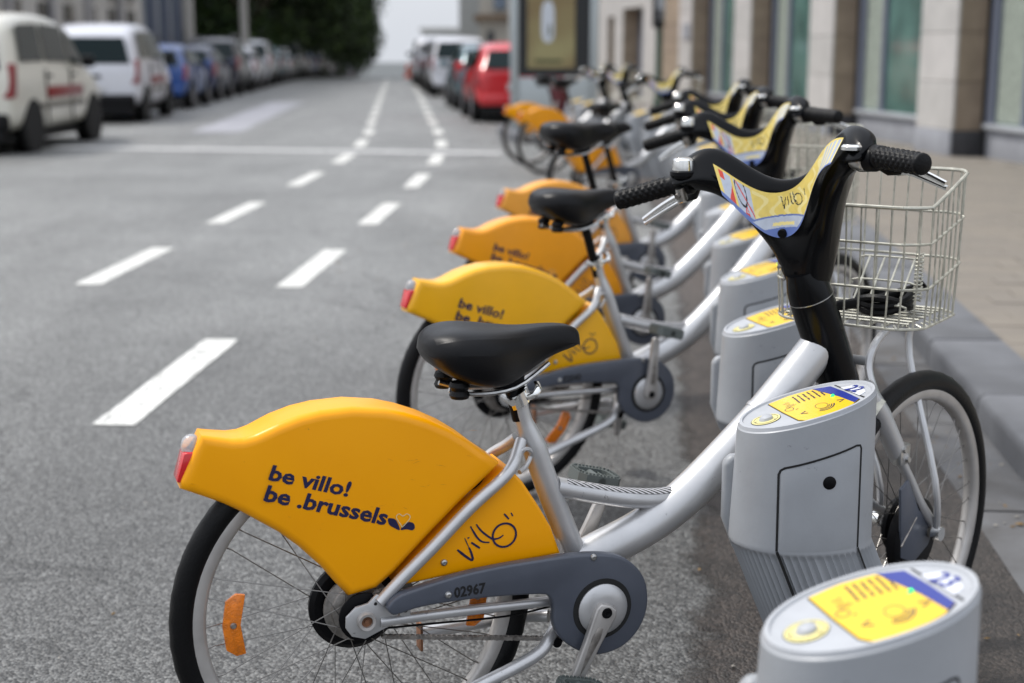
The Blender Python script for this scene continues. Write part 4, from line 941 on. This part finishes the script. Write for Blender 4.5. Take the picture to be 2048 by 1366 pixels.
# ---------------- building on the right ----------------
FA=math.atan2(1,-.12)      # facade runs along this direction
fd=Vector((math.cos(FA),math.sin(FA),0)); fn=Vector((fd.y,-fd.x,0))   # fn points into the building
def FP(y,d=0): 
    t=(y-21.2)/fd.y; p=Vector((4.55,21.2,0))+fd*t+fn*d; return p
bld=empty('stone_building',FP(16.6),0,'long pale limestone building with brown stone piers and tall green glazed shop windows','building')
B0=bld.location.copy()
def fbox(mb,y0,y1,d0,d1,z0,z1):
    a,b=FP(y0,d0),FP(y1,d0); c,d=FP(y1,d1),FP(y0,d1)
    vs=[tuple(p-B0+Vector((0,0,z))) for z in (z0,z1) for p in (a,b,c,d)]
    return mb.add(vs,[(0,3,2,1),(4,5,6,7),(0,1,5,4),(1,2,6,5),(2,3,7,6),(3,0,4,7)])
# piers: limestone face + brown reveal, course by course
for k in range(-3,4):
    y0=16.6+4.17*k
    z=.41; j=0
    fbox(MB(),y0+.02,y0+1.05,-.03,.0,.11,.41).obj('plinth_block','plinth_stone',bld,bevel=.01)
    fbox(MB(),y0-.01,y0+1.05,.003,.55,.11,.41).obj('plinth_block','plinth_dark',bld,bevel=.01)
    while z<3.6:
        h=.56; 
        fbox(MB(),y0+.004,y0+1.04,-.02,.012,z+.003,z+h-.004).obj('stone_block','limestone' if (j+k)%2 else 'limestone_b',bld,bevel=.005,bseg=1)
        fbox(MB(),y0,y0+1.04,.014,.52,z+.003,z+h-.004).obj('stone_block','brown_stone' if (j+k)%3 else 'brown_stone_b',bld,bevel=.006,bseg=1)
        z+=h; j+=1
    fbox(MB(),y0+.03,y0+1.0,.03,.50,.41,3.62).obj('pier_core','joint_sand',bld,smooth=False)
    # bay beyond the pier (towards the camera): window with frame, mullion and sill
    if k>-3:
        ya,yb=y0-3.13,y0
        g=fbox(MB(),ya+.02,yb-.02,.40,.42,.50,3.6).obj('shop_window','glass',bld,smooth=False)
        fr=MB(); fbox(fr,yb-.24,yb-.08,.34,.44,.50,3.6); fbox(fr,ya+.02,ya+.16,.34,.44,.50,3.6); fr.obj('window_frame','window_frame',g,smooth=False)
        fbox(MB(),yb-1.02,yb-.92,.35,.44,.50,3.6).obj('mullion','window_frame',g,smooth=False)
        fbox(MB(),yb-.08,yb,.33,.5,.12,3.6).obj('frame_shadow_gap','dark_gap',g,smooth=False)
        fbox(MB(),ya,yb-.08,.30,.46,.44,.50).obj('window_sill','sill_metal',bld,bevel=.008)
        fbox(MB(),ya,yb-.08,.36,.52,.11,.44).obj('apron_panel','plinth_stone',bld,bevel=.004)
        for q in range(7):
            fbox(MB(),yb-.90+.085*q,yb-.90+.085*q+.075,.385+.008*(q%2),.395+.008*(q%2),.50,3.4) if False else None
        cu=MB()
        for q in range(14): fbox(cu,yb-.92+.048*q,yb-.92+.048*q+.046,.395-.006*(q%2),.399,.52,3.3)
        cu.obj('curtain','curtain',bld,smooth=False)
fbox(MB(),4,60,-.05,.6,3.62,12).obj('upper_wall','limestone',bld,smooth=False)
fbox(MB(),4,60,.60,.8,0,3.62).obj('interior_wall','dark_gap',bld,smooth=False)
# far part: brown ashlar, then pale wall with two doorways
z=.12
for r_ in range(6):
    fbox(MB(),30.17,31.75,.0,.5,z+.004,z+.58-.004).obj('stone_block','brown_stone' if r_%2 else 'brown_stone_b',bld,bevel=.008,bseg=1); z+=.58
for y0,y1 in ((31.75,33.7),(36.1,37.2),(38.1,60)):
    fbox(MB(),y0,y1,-.02,.5,.11,3.62).obj('limestone_wall','limestone',bld,smooth=False)
for y0,y1,zt in ((33.7,36.1,2.32),(37.2,38.1,2.18)):
    fbox(MB(),y0,y1,-.02,.5,zt,3.62).obj('door_lintel','limestone',bld,smooth=False)
    fbox(MB(),y1-.01,y1+.02,-.0,.7,.11,zt).obj('door_jamb','brown_stone',bld,smooth=False)
    d_=fbox(MB(),y0,y1,.42,.46,.11,zt).obj('door','curtain',bld,smooth=False); fbox(MB(),y1-.5,y1,.38,.42,.11,zt).obj('door_frame','window_frame',d_,smooth=False)
fbox(MB(),29.2,29.7,-.05,-.025,1.55,1.85).obj('wall_plate','plinth_stone',bld,smooth=False)

def block(name,pts,h,m_,label,z0=0,win=None):
    o=MB().prism(pts,z0,h,plane='XY').obj(name,m_,smooth=False); tagp(o,label,'building'); return o
b2=empty('cream_building',(FP(60).x,62,gz(62)),0,'cream building with a brown cornice beyond the advertising panel','building')
def bx(mb,x0,x1,y0,y1,z0,z1): return mb.box(((x0+x1)/2,(y0+y1)/2,(z0+z1)/2),(x1-x0,y1-y0,z1-z0))
x=b2.location.x
def lb(n,m_,x0,x1,y0,y1,z0,z1,par=b2,**k): return bx(MB(),x0-par.location.x,x1-par.location.x,y0-par.location.y,y1-par.location.y,z0-par.location.z,z1-par.location.z).obj(n,m_,par,smooth=False,**k)
lb('wall','far_wall',-1.35,14,61,95,-.2,10)
lb('cornice','cornice_brown',-1.6,2,60.7,95,2.55,2.78)
lb('upper_window','blue_glass',-.75,-.25,60.85,61.1,3.0,4.6)
lb('wall_sign','dark_window',-1.05,-.75,60.85,61.02,1.6,2.1)
b3=empty('grey_tower',(-4,100,gz(100)),0,'tall pale grey building at the far right end of the street','building')
lb('wall','far_wall_b',-3.6,16,99,150,-3,34,par=b3)
for i in range(3): lb('window_band','dark_window',-3.0+2.2*i,-2.2+2.2*i,98.9,99.2,9,30,par=b3)
b4=empty('distant_block',(-22,260,gz(260)),0,'hazy distant block at the end of the street behind the parked cars','building')
lb('wall','far_wall_b',-16,-4,258,280,-8,4.6,par=b4); lb('roof','pale_facade',-16.4,-3.6,257.5,280,4.6,5.2,par=b4)
hg=bx(MB(),-25,-9,228,230,-8,-.6).obj('distant_wall','hedge_pale' if 'hedge_pale' in M else 'far_wall_b',smooth=False); tagp(hg,'low pale green wall closing the far end of the street','wall')

# ---------------- buildings on the left behind the parked vans ----------------
lf=empty('left_facade_building',(-14,45,0),0,'pale stone building with small dark windows behind the two white vans','building')
lb('wall','pale_facade',-22,-13.2,30,52,0,12,par=lf)
for i in range(9):
    for j,(z0,z1) in enumerate(((1.2,1.75),(2.15,2.65),(3.1,4.4))):
        y=31.2+2.35*i; w_=1.0 if j!=1 else .8
        f=lb('window','dark_window',-13.25,-13.12,y,y+w_,z0,z1,par=lf); 
        bx(MB(),-13.16+14,-13.06+14,y-45-.06,y-45+w_+.06,z0-.09,z0).obj('sill','pale_facade_b',f,smooth=False)
for i in range(6): lb('pilaster','pale_facade_b',-13.2,-13.0,30.6+3.6*i,30.95+3.6*i,0,12,par=lf)
lg=empty('left_glazed_building',(-14.5,60,0),0,'grey building of tall narrow window bays left of the trees','building')
lb('wall','pale_facade_b',-26,-14.6,54,82,-1,14,par=lg)
for i in range(12):
    y=54.4+2.25*i
    w_=lb('window','blue_glass',-14.65,-14.5,y,y+1.3,1.9,6,par=lg); bx(MB(),-14.52+14.5,-14.44+14.5,y-60+.6,y-60+.7,1.9,6).obj('glazing_bar','pale_facade',w_,smooth=False)
    lb('pilaster','window_frame',-14.6,-14.25,y+1.45,y+1.85,-1,14,par=lg)
# ---------------- cars ----------------
def paint(name,c,metal=.0): mat(name,c,.3,metal=metal,coat=.7)
paint('paint_cream',(.70,.68,.60)); paint('paint_white',(.68,.69,.74)); paint('paint_blue',(.006,.06,.26)); paint('paint_navy',(.02,.03,.09)); paint('paint_silver',(.45,.46,.48),.5); paint('paint_dark',(.02,.02,.035)); paint('paint_red',(.62,.012,.02)); paint('paint_teal',(.10,.17,.20),.3); paint('paint_grey',(.12,.12,.14),.3)
mat('tail_red',(.22,.006,.008),.3,coat=.2); mat('plate_white',(.6,.6,.6),.5); mat('wheel_silver',(.3,.3,.32),.4,metal=.6); mat('interior_dark',(.01,.01,.01),.9)
def make_car(kind,pm,label,stripe=False,rails=False):
    t=empty('parked_'+('van' if kind=='van' else 'car'),(0,0,0),0,label,'van' if kind=='van' else 'car','vehicles parked along the street')
    # x forward from the rear bumper; stations: x, half width, z bottom, z belt, roof half width, roof z
    if kind=='van':  ST=[(.0,.80,.34,.95,.66,1.02),(.07,.87,.30,1.06,.66,1.12),(.16,.885,.28,1.12,.70,1.62),(.5,.89,.26,1.14,.72,1.80),(1.5,.89,.25,1.13,.73,1.84),(2.5,.89,.25,1.11,.71,1.80),(2.95,.89,.25,1.09,.68,1.66),(3.55,.88,.26,1.05,.60,1.10),(4.0,.84,.28,.90,.58,.94),(4.25,.72,.32,.70,.5,.74)]
    elif kind=='suv': ST=[(.0,.80,.36,.95,.66,1.0),(.06,.87,.32,1.05,.66,1.12),(.32,.885,.30,1.10,.66,1.60),(.8,.89,.28,1.10,.68,1.70),(1.7,.89,.27,1.08,.69,1.71),(2.4,.89,.27,1.07,.66,1.64),(2.75,.89,.27,1.05,.63,1.45),(3.25,.88,.28,1.03,.60,1.06),(4.1,.84,.30,.92,.55,.95),(4.45,.70,.36,.68,.5,.72)]
    else: ST=[(.0,.76,.34,.84,.60,.90),(.06,.83,.29,.94,.62,1.0),(.34,.85,.27,.99,.60,1.36),(.8,.86,.25,.98,.62,1.47),(1.7,.86,.24,.96,.63,1.48),(2.3,.86,.24,.95,.60,1.41),(2.6,.86,.24,.94,.58,1.25),(3.05,.85,.25,.92,.56,.95),(3.65,.80,.27,.80,.52,.84),(3.95,.66,.32,.60,.46,.64)]
    L=ST[-1][0]; vs=[]; n=14
    for x,w_,zb,zl,rw_,zr in ST:
        half=[(0,zb),(w_*.80,zb),(w_*.97,zb+.10),(w_,(zb+zl)/2),(w_*.965,zl),(rw_*1.04,zr-.07*(1 if zr-zl>.2 else .3)),(rw_*.84,zr),(0,zr+.02)]
        loop=half+[(-a,b) for a,b in half[-2:0:-1]]; vs+=[(x,a,b) for a,b in loop]
    mb=MB().add(vs,[(i*n+k,i*n+(k+1)%n,(i+1)*n+(k+1)%n,(i+1)*n+k) for i in range(len(ST)-1) for k in range(n)]+[tuple(reversed(range(n))),tuple((len(ST)-1)*n+k for k in range(n))])
    body=link(bpy.data.objects.new('body',subsurf(mb.mesh('body',pm),2)),t)
    def P(i,s,k):   # point on the flank between belt and roof
        x,w_,zb,zl,rw_,zr=ST[i]; y0,z0=w_*.965,zl; y1,z1=rw_*1.04,zr-.07; return Vector((x,s*(y0+(y1-y0)*k+.004),z0+(z1-z0)*k))
    def quad(name,ps,m_,off,par=t):
        a,b,c,d=ps; nrm=(b-a).cross(d-a).normalized()*off; MB_=MB(); N=4; vs=[]
        for i in range(N+1):
            for j in range(N+1): u,v=i/N,j/N; p=(a*(1-u)+b*u)*(1-v)+(d*(1-u)+c*u)*v; vs.append(p+nrm)
        MB_.add(vs,[(i*(N+1)+j,(i+1)*(N+1)+j,(i+1)*(N+1)+j+1,i*(N+1)+j+1) for i in range(N) for j in range(N)]); return MB_.obj(name,m_,par)
    for s in (-1,1):
        def mixp(i,j,f,k): return P(i,s,k).lerp(P(j,s,k),f)
        segs=[((2,.9),(3,1.0),(4,.25)),((4,.35),(5,.0),(5,.45)),((5,.55),(6,.2),(6,.9))] 
        rng=[(.42,1.30),(1.40,2.35),(2.45,3.02)] if kind=='van' else ([(.55,1.35),(1.43,2.25),(2.33,2.85)] if kind=='suv' else [(.55,1.25),(1.33,2.1),(2.18,2.7)])
        def at(x,k):
            for i in range(2,len(ST)-1):
                if ST[i][0]<=x<=ST[i+1][0]: f=(x-ST[i][0])/(ST[i+1][0]-ST[i][0]); return P(i,s,k).lerp(P(i+1,s,k),f)
        for q,(x0,x1) in enumerate(rng):
            if kind=='van' and q==0 and stripe=='panel': pass
            k1=.86; xe=x1 if q<2 else x1-.22
            ps=[at(x0,.08),at(x1+ (.12 if q==2 else 0),.08),at(xe,k1),at(x0+(.12 if q==0 else 0),k1)]
            quad('side_window',ps if s<0 else ps,'car_glass',.012*(-1 if s<0 else -1)*(1 if s<0 else -1)*-1)
        wz=.31; wr=.315
        for x in (.72 if kind!='van' else .78, L-.80):
            wo=MB().lathe([(wr*.62,s*(.875-.03)),(wr*.96,s*(.875-.01)),(wr,s*.855),(wr,s*.66),(wr*.5,s*.66)],o=(x,0,wz),seg=28).obj('wheel','tyre',t)
            MB().lathe([(0,s*.86),(.06,s*.865),(.16,s*.85),(wr*.64,s*.868),(wr*.64,s*.84)],o=(x,0,wz),seg=20).obj('hubcap','wheel_silver',wo)
            ar=MB().lathe([(0,s*.868),(wr*1.16,s*.868),(wr*1.16,s*.80),(0,s*.80)],o=(x,0,wz+.03),seg=28); ar.xf(lambda v:(v.x,v.y*(ST[4][1]/.872),v.z)); ar.obj('wheel_arch','interior_dark',t)
        hz=(.72,1.16) if kind=='van' else ((.80,1.12) if kind=='suv' else (.68,.98))
        MB().prism([(.02,hz[0]),(.20,hz[0]+.02),(.27,hz[1]),(.12,hz[1])],s*.74,s*(ST[3][1]-.012)).obj('tail_light','tail_red',t,bevel=.02)
        xm=rng[2][1]-.05; MB().box((xm,s*(ST[3][1]+.08),ST[5][3]+.06),(.13,.18,.17)).obj('door_mirror','bumper_black' if kind=='van' else pm,t,bevel=.04,bseg=3)
        for q in (1,2):
            x=rng[q][0]-.05; MB().box((x,s*(ST[4][1]-.006),.72),(.012,.02,.72)).obj('door_gap','interior_dark',t,smooth=False); MB().box((x-.16 if kind!='van' else x+.12,s*(ST[4][1]+.006),ST[4][3]-.14),(.16,.03,.035)).obj('door_handle','bumper_black' if stripe else pm,t,bevel=.008)
        if kind=='van': MB().box((2.0,s*(ST[4][1]+.004),.60),(1.9,.03,.07)).obj('rub_strip','rub_grey',t,bevel=.01)
        if stripe: MB().box((2.1,s*(ST[4][1]+.008),.77),(1.55,.012,.15)).obj('red_stripe','tail_red',t,bevel=.003)
        if rails: MB().tube([(.7,s*.60,ST[3][5]-.02),(.8,s*.60,ST[3][5]+.05),(2.2,s*.60,ST[5][5]+.09),(2.35,s*.60,ST[5][5]-.02)],.022,seg=8).obj('roof_rail','wheel_silver',t)
    zl,zr=ST[1][3],ST[2][5]; xa,xb=ST[1][0],ST[2][0]
    w0=.74 if kind!='car' else .66; ps=[Vector((xa+.00,w0,zl+.02)),Vector((xa+.0,-w0,zl+.02)),Vector((xb-.02,-w0*.86,zr-.07)),Vector((xb-.02,w0*.86,zr-.07))]
    quad('rear_window',ps,'car_glass',.05)
    i=6; xa,xb=ST[6][0],ST[7][0]; ps=[Vector((xb-.02,-.72,ST[7][5]+.03)),Vector((xb-.02,.72,ST[7][5]+.03)),Vector((xa+.06,.58,ST[6][5]-.0)),Vector((xa+.06,-.58,ST[6][5]-.0))]
    quad('windshield',ps,'car_glass',.03)
    MB().box((.02,0,.42),(.14,1.62 if kind!='car' else 1.5,.22)).obj('rear_bumper','bumper_black' if kind=='van' else pm,t,bevel=.05,bseg=3)
    MB().box((.02,0,.24),(.16,1.5,.16)).obj('bumper_underside','bumper_black',t,bevel=.03)
    MB().box((L/2,0,.21),(L-.5,1.45,.12)).obj('underbody_shade_plate','interior_dark',t,smooth=False)  # dark plate added below the body to cut light under the car
    MB().box((-.02,0,.66 if kind!='van' else .62),(.05,.50,.12)).obj('number_plate','plate_white',t,bevel=.004)
    MB().box((-.015,0,.80 if kind!='van' else .86),(.05,.42,.05)).obj('tailgate_handle','bumper_black',t,bevel=.01)
    for s in (-1,1): MB().box((L-.10,s*.58,.66 if kind!='van' else .76),(.22,.26,.15)).obj('headlight','clear_lens',t,bevel=.04)
    return t
mat('rub_grey',(.16,.15,.13),.6)
def put(c,x,y,rz=0): c.location=(x,y,gz(y+2)); c.rotation_euler=(0,0,R(90)+rz); return c
protos={}
def car(kind,pm,x,y,rz,label,**k):
    put(make_car(kind,pm,label,**k),x,y,rz)
# left row: x of the right-hand flank corner, y of the rear bumper
SL=.075
car('van','paint_cream',-7.2,18.25,R(-.5),'cream van with red side stripe and black mirror, nearest vehicle of the left row',stripe=True)
car('van','paint_white',-7.72,26.4,R(4),'white van with a dark rear window and red tail lights behind the cream van',stripe=True)
LRX=lambda y:-7.72-SL*(y-26.4)
row=[('car','paint_blue','bright blue hatchback parked just beyond the white van',{}),('car','paint_navy','navy hatchback between the bright blue hatchback and the dark estate with roof rails',{}),
 ('suv','paint_dark','dark tall estate car with pale roof rails in the left row',{'rails':True}),('car','paint_white','white hatchback parked directly beyond the dark estate with roof rails',{}),
 ('suv','paint_silver','silver tall estate without rails beyond the white hatchback in the left row',{}),('car','paint_teal','teal hatchback beyond the silver estate in the left row',{}),
 ('car','paint_silver','silver hatchback beyond the teal one in the left row',{}),('suv','paint_grey','dark grey tall car in the far half of the left row',{'rails':True}),
 ('car','paint_silver','small silver car far along the left row past the grey tall car',{})]
y=32.6
for kind,pm,lab,kw in row:
    car(kind,pm,LRX(y),y,R(4.3)+R(random.uniform(-1,1)),lab,**kw); y+=5.15
base=[o for o in list(bpy.data.objects) if o.get('category') in('car',)][-9:]
i=0
while y<150:
    b=base[i%9]; c=copy_tree(b); c['label']='distant car in the line of parked cars dwindling under the trees'; c['group']='distant parked cars'; c.location=(LRX(y),y,gz(y)); c.rotation_euler=(0,0,R(94.3)); y+=5.15; i+=2
# right row
car('car','paint_red',.16,26.7,R(6.2),'bright red hatchback seen from behind beside the advertising panel')
car('car','paint_teal',-.42,32.3,R(6.2),'dark teal hatchback parked in front of the red one on the right')
car('suv','paint_white',-1.45,41.5,R(6.2),'white people carrier with a green tinted rear window on the right side')
car('suv','paint_grey',-2.05,47.5,R(6.2),'dark grey tall car beyond the white people carrier on the right')
car('van','paint_white',-2.75,54,R(6.2),'distant white van at the far end of the right parked row')

# ---------------- poles, sign, panel, cone ----------------
mat('pole_grey',(.36,.35,.33),.7,var=.08); mat('pole_green',(.035,.07,.045),.4); mat('panel_grey',(.42,.46,.47),.35,metal=.2,coat=.3); mat('panel_black',(.014,.016,.018),.5,coat=.0)
mat('poster_olive',(.34,.30,.14),.4,c2=(.20,.13,.055),vscale=1.2,detail=1); mat('poster_white',(.62,.66,.72),.4); mat('poster_text',(.07,.08,.03),.5); mat('cone_orange',(.75,.08,.02),.5)
for x,y,r_,lab in ((-10.2,46,.17,'thick pale grey lamp post standing behind the navy hatchback'),(-9.75,53,.15,'thinner pale grey lamp post standing beside the silver estate, right of the thick one')):
    t=empty('lamp_post',(x,y,0),0,lab,'lamp post','lamp posts along the left pavement')
    MB().lathe([(r_*1.5,0),(r_*1.5,.5),(r_,.6),(r_*.7,9),(0,9)],axis='Z',seg=20).obj('post','pole_grey',t)
    MB().tube([(0,0,8.9),(.4,0,9.4),(1.6,0,9.6)],.06,seg=8).obj('arm','pole_grey',t); MB().box((1.8,0,9.6),(.7,.25,.12)).obj('lamp_head','panel_grey',t,bevel=.04)
t=empty('traffic_signal',(2.72,26.9,.12),0,'dark green pole carrying a black signal box near the building wall','traffic signal')
MB().lathe([(.10,0),(.10,.25),(.062,.32),(.058,3.2),(0,3.2)],axis='Z',seg=16).obj('pole','pole_green',t)
sg=MB().box((-.02,0,2.10),(.21,.26,.98)).obj('signal_box','panel_black',t,bevel=.03); MB().box((.01,-.135,2.15),(.15,.02,.80)).obj('back_plate','sill_metal',sg,bevel=.006)
for z in (1.85,2.4): MB().lathe([(.07,-.14),(.085,-.20),(.08,-.24)],o=(-.03,0,z),seg=14).obj('visor','panel_black',sg)
# advertising panel
t=empty('advertising_panel',(.66,22.6,.12),R(-4),'grey framed advertising panel with an olive poster of a white bottle','advertising panel')
bd=MB()
bd.box((-.62,0,1.35),(.13,.22,2.7)).box((.62,0,1.35),(.13,.22,2.7)).box((0,0,2.66),(1.11,.22,.14)).box((0,0,.40),(1.11,.20,.78)); bd.obj('casing','panel_grey',t,bevel=.02)
MB().box((0,.02,1.70),(1.11,.12,1.78)).obj('inner_frame','panel_black',t,smooth=False)
po=MB().box((-.05,-.045,1.74),(.74,.01,1.62)).obj('poster','poster_olive',t,smooth=False)
MB().prism([(-.10+.10*math.cos(a)*(1.0),1.62+(.34 if math.sin(a)>0 else .30)*(abs(math.sin(a))**.45)*(1 if math.sin(a)>0 else -1)) for a in [2*PI*k/32 for k in range(32)]],-.058,-.052).obj('bottle_picture','poster_white',po,smooth=False)
MB().prism([(-.125+.03,1.42),(-.08+.03,1.42),(-.085+.03,1.60),(-.12+.03,1.60)],-.062,-.059).obj('bottle_label','poster_text',po,smooth=False)
for z,x0,x1 in ((1.04,-.3,.12),(2.36,-.35,-.1)): MB().box(((x0+x1)/2,-.0535,z),(x1-x0,.003,.05)).obj('poster_strapline','poster_text',po,smooth=False)
t=empty('traffic_cone',(-6.1,85,gz(85)),0,'small orange traffic cone at the far end of the carriageway','traffic cone')
MB().lathe([(.24,.04),(.05,.85),(0,.85)],axis='Z',seg=16).obj('cone','cone_orange',t); MB().lathe([(.175,.32),(.12,.52)],axis='Z',seg=16).xf(lambda v:(v.x*1.03,v.y*1.03,v.z)).obj('white_band','plate_white',t); MB().box((0,0,.02),(.5,.5,.04)).obj('base','cone_orange',t)
mat('dark_red',(.10,.012,.018),.5)
t=empty('dark_red_bollard',(.62,18.9,.0),0,'short dark red post standing among the farthest bicycles','bollard')
MB().lathe([(.09,0),(.09,.62),(.11,.64),(.11,.86),(.09,.88),(0,.88)],axis='Z',seg=16).obj('post','dark_red',t) if 'dark_red' in M else None

# ---------------- trees ----------------
for nm,c in (('leaf_dark',(.010,.020,.006)),('leaf_mid',(.026,.052,.011)),('leaf_light',(.06,.10,.022))): mat(nm,c,.6,spec=.3,var=.3,vscale=.5)
def crown_mesh(seed,n,rx,rz,leaf):
    r_=random.Random(seed); mb=MB(); cl=[]
    for k in range(46):
        a=r_.uniform(0,2*PI); q=r_.uniform(-1,1); rad=r_.uniform(.55,1)**.5; s=math.sqrt(1-q*q); cl.append((Vector((math.cos(a)*s*rx*rad,math.sin(a)*s*rx*rad,q*rz*rad)),r_.uniform(.9,1.7)*rx/4))
    for k in range(n):
        c,cr=r_.choice(cl); d=Vector((r_.gauss(0,1),r_.gauss(0,1),r_.gauss(0,1))).normalized()*cr*r_.uniform(.35,1.0)**.5; p=c+d
        u=Vector((r_.gauss(0,1),r_.gauss(0,1),r_.gauss(0,.6))).normalized(); v=u.cross(Vector((r_.gauss(0,1),r_.gauss(0,1),r_.gauss(0,1)))).normalized(); s=leaf*r_.uniform(.6,1.3)
        o=d.z/cr; mi=(0 if o<-.1 else 1) if r_.random()<.75 else 2
        mi=r_.choice((0,0,1,1,2))
        mb.add([p-u*s,p+v*s*.6,p+u*s,p-v*s*.6],[(0,1,2,3)],mi)
    return mb.mesh('crown',['leaf_dark','leaf_mid','leaf_light'],smooth=False,fixn=False)
cm=[crown_mesh(1,13000,4.3,4.6,.17),crown_mesh(2,13000,4.6,4.2,.17),crown_mesh(5,11000,3.9,4.8,.17)]
hm=crown_mesh(9,9000,3.0,1.7,.15)
def tree(x,y,h,s,lab,k):
    z0=gz(y); t=empty('street_tree',(x,y,z0),random.uniform(0,6),lab,'tree','trees along the left pavement')
    r_=random.Random(k); tr=MB().tube(spline([(0,0,-.1),(.05,.02,h*.3),(-.05,.06,h*.6),(.1,0,h)],4),[.30*s-.018*s*i for i in range(13)],seg=10)
    for j in range(6):
        a=r_.uniform(0,6.28); z=h*r_.uniform(.4,.8); q=Vector((math.cos(a),math.sin(a),0)); tr.tube([(0,0,z),q*1.2*s+Vector((0,0,z+1)),q*2.6*s+Vector((0,0,z+2.2))],[.11*s,.07*s,.03*s],seg=6)
    tr.obj('trunk','bark',t); c=link(bpy.data.objects.new('crown',cm[k%3]),t); c.location=(0,0,h+.6*s); c.scale=(s,s,s)
k=0
for row_,(x0,ss) in enumerate(((-11.3,1.0),(-17.5,1.15),(-24.5,1.3))):
    y=84+row_*3 if row_ else 68
    while y<165:
        x=x0-.078*(y-56)+random.uniform(-.6,.6)
        place=('nearest' if y<66 else 'far')
        lab=('dark leafy tree nearest the camera, its crown behind the two lamp posts' if row_==0 and y<70 else ('leafy kerbside tree standing over the distant parked cars' if row_==0 else 'tree in the dense wood behind the kerbside row of trees'))
        tree(x,y,5.2*ss*.92,ss*random.uniform(.92,1.1),lab,k); k+=1; y+=6.6+row_
y=52
hk=0
while y<170:
    if y<66: y+=3.6; continue
    t=tagp(empty('hedge_shrub',(-12.6-.078*(y-52),y,gz(y)),random.uniform(0,6)),'dense dark shrub filling the gap under the trees behind the cars','shrub','shrubs under the left trees')
    c=link(bpy.data.objects.new('foliage',hm),t); c.location=(0,0,1.6); MB().tube([(0,0,-.1),(0,0,1.6)],[.08,.05],seg=6).obj('stem','bark',t); y+=3.6
# ---------------- docking posts ----------------
DP=[(23,.426,1.595),(22,.550,2.577),(21,0.651,3.467),(20,0.758,4.26),(19,0.850,5.09),(18,0.950,6.05),(17,1.045,6.95),(16,1.145,7.88),(15,1.235,8.8),(14,1.315,9.7),(13,1.365,10.6),(12,1.42,11.5),(11,1.46,12.4),(10,1.47,13.3),(9,1.44,14.2),(8,1.33,15.1),(7,1.19,16.0),(6,1.05,16.9),(5,.93,17.8),(4,.83,18.7)]
ORD={22:'second from the camera, with the nearest bicycle locked to it',23:'closest to the camera, cut by the lower edge'}
WHERE={21:'empty, just beyond the post numbered 22',20:'beside the handlebars of the lemon yellow bicycle',19:'beside the amber bicycle, third beyond number 22',18:'empty, between the amber and the faded orange bicycle',
 17:'beside the front wheel of the faded orange bicycle',16:'first of the empty run beyond the faded orange bicycle',15:'second of the empty run beyond the faded orange bicycle',14:'third of the empty run beyond the faded orange bicycle',13:'just before the lone distant bicycle',12:'beside the lone distant bicycle',11:'just beyond the lone distant bicycle',10:'where the row starts to bend left',9:'at the outermost point of the bend in the row',8:'first after the bend, near the two farthest bicycles',7:'between the two farthest bicycles',6:'at the front wheel of the farthest bicycle',5:'second last before the advertising panel',4:'last of the row before the advertising panel'}
far=None
for no,x,y in DP:
    lab='grey docking post numbered %d, %s'%(no,ORD[no]) if no>21 else 'grey docking post with yellow top, '+WHERE[no]
    if no>=19: d=make_dock(str(no),lab)
    else:
        if far is None: far=d=make_dock('18',lab,full=False)
        else: d=copy_tree(far); d['label']=lab
    k=0 if y<12 else min(1,(y-12)/4)
    d.location=(x,y,0); d.rotation_euler=(0,0,R(7+14*k))
# ---------------- bicycles ----------------
def place(b,x,y,h): b.location=(x,y,0); b.rotation_euler=(0,0,R(h)); return b
b1=place(make_bike('02967','yellow_plastic','silver bicycle with golden yellow fender numbered 02967, nearest to the camera'),-.2825,2.441,20.5)
pr=make_bike('02040','yellow_plastic_lemon','silver bicycle with lemon yellow fender, second from the camera',seat_up=.09,crank=(-.08,-1))
place(pr,-.029,4.118,25)
for c in pr.children:
    if c.name.startswith('rear_wheel'): c.rotation_euler.y=R(34)
def setbody(b,m_):
    for c in b.children:
        if c.name.split('.')[0] in('rear_fender','fender_panel'):
            c.data=c.data.copy(); c.data.materials[0]=M[m_]
def reseat(b,du):
    for c in b.children:
        if c.name.split('.')[0]=='saddle': c.location=c.location+Vector((-.30,0,.954))*du
        if c.name.split('.')[0]=='seat_post':
            c.data=c.data.copy()
            for v in c.data.vertices:
                if v.co.z>.72: v.co+=Vector((-.30,0,.954))*du
b3=copy_tree(pr); b3['label']='silver bicycle with amber fender and raised saddle, third from the camera'; setbody(b3,'yellow_plastic_amber'); reseat(b3,.145); place(b3,.06,5.30,22.8)
b4=copy_tree(pr); b4['label']='silver bicycle with faded pale orange fender, fourth from the camera'; setbody(b4,'yellow_plastic_faded'); reseat(b4,.07); place(b4,.219,6.79,22.5)
fp=make_bike('02040','yellow_plastic_amber','lone silver bicycle with orange fender standing well beyond the first four',seat_up=.08,full=False,letters=False); place(fp,.55,11.4,35)
c=copy_tree(fp); c['label']='silver bicycle with orange fender, nearer of the two farthest'; reseat(c,.12); place(c,.36,15.6,20)
c=copy_tree(fp); c['label']='farthest bicycle, its yellow tail showing left of the orange one'; setbody(c,'yellow_plastic'); reseat(c,.12); place(c,.20,16.9,18)
c['label']='farthest silver bicycle, its yellow fender tail pointing at the red car'
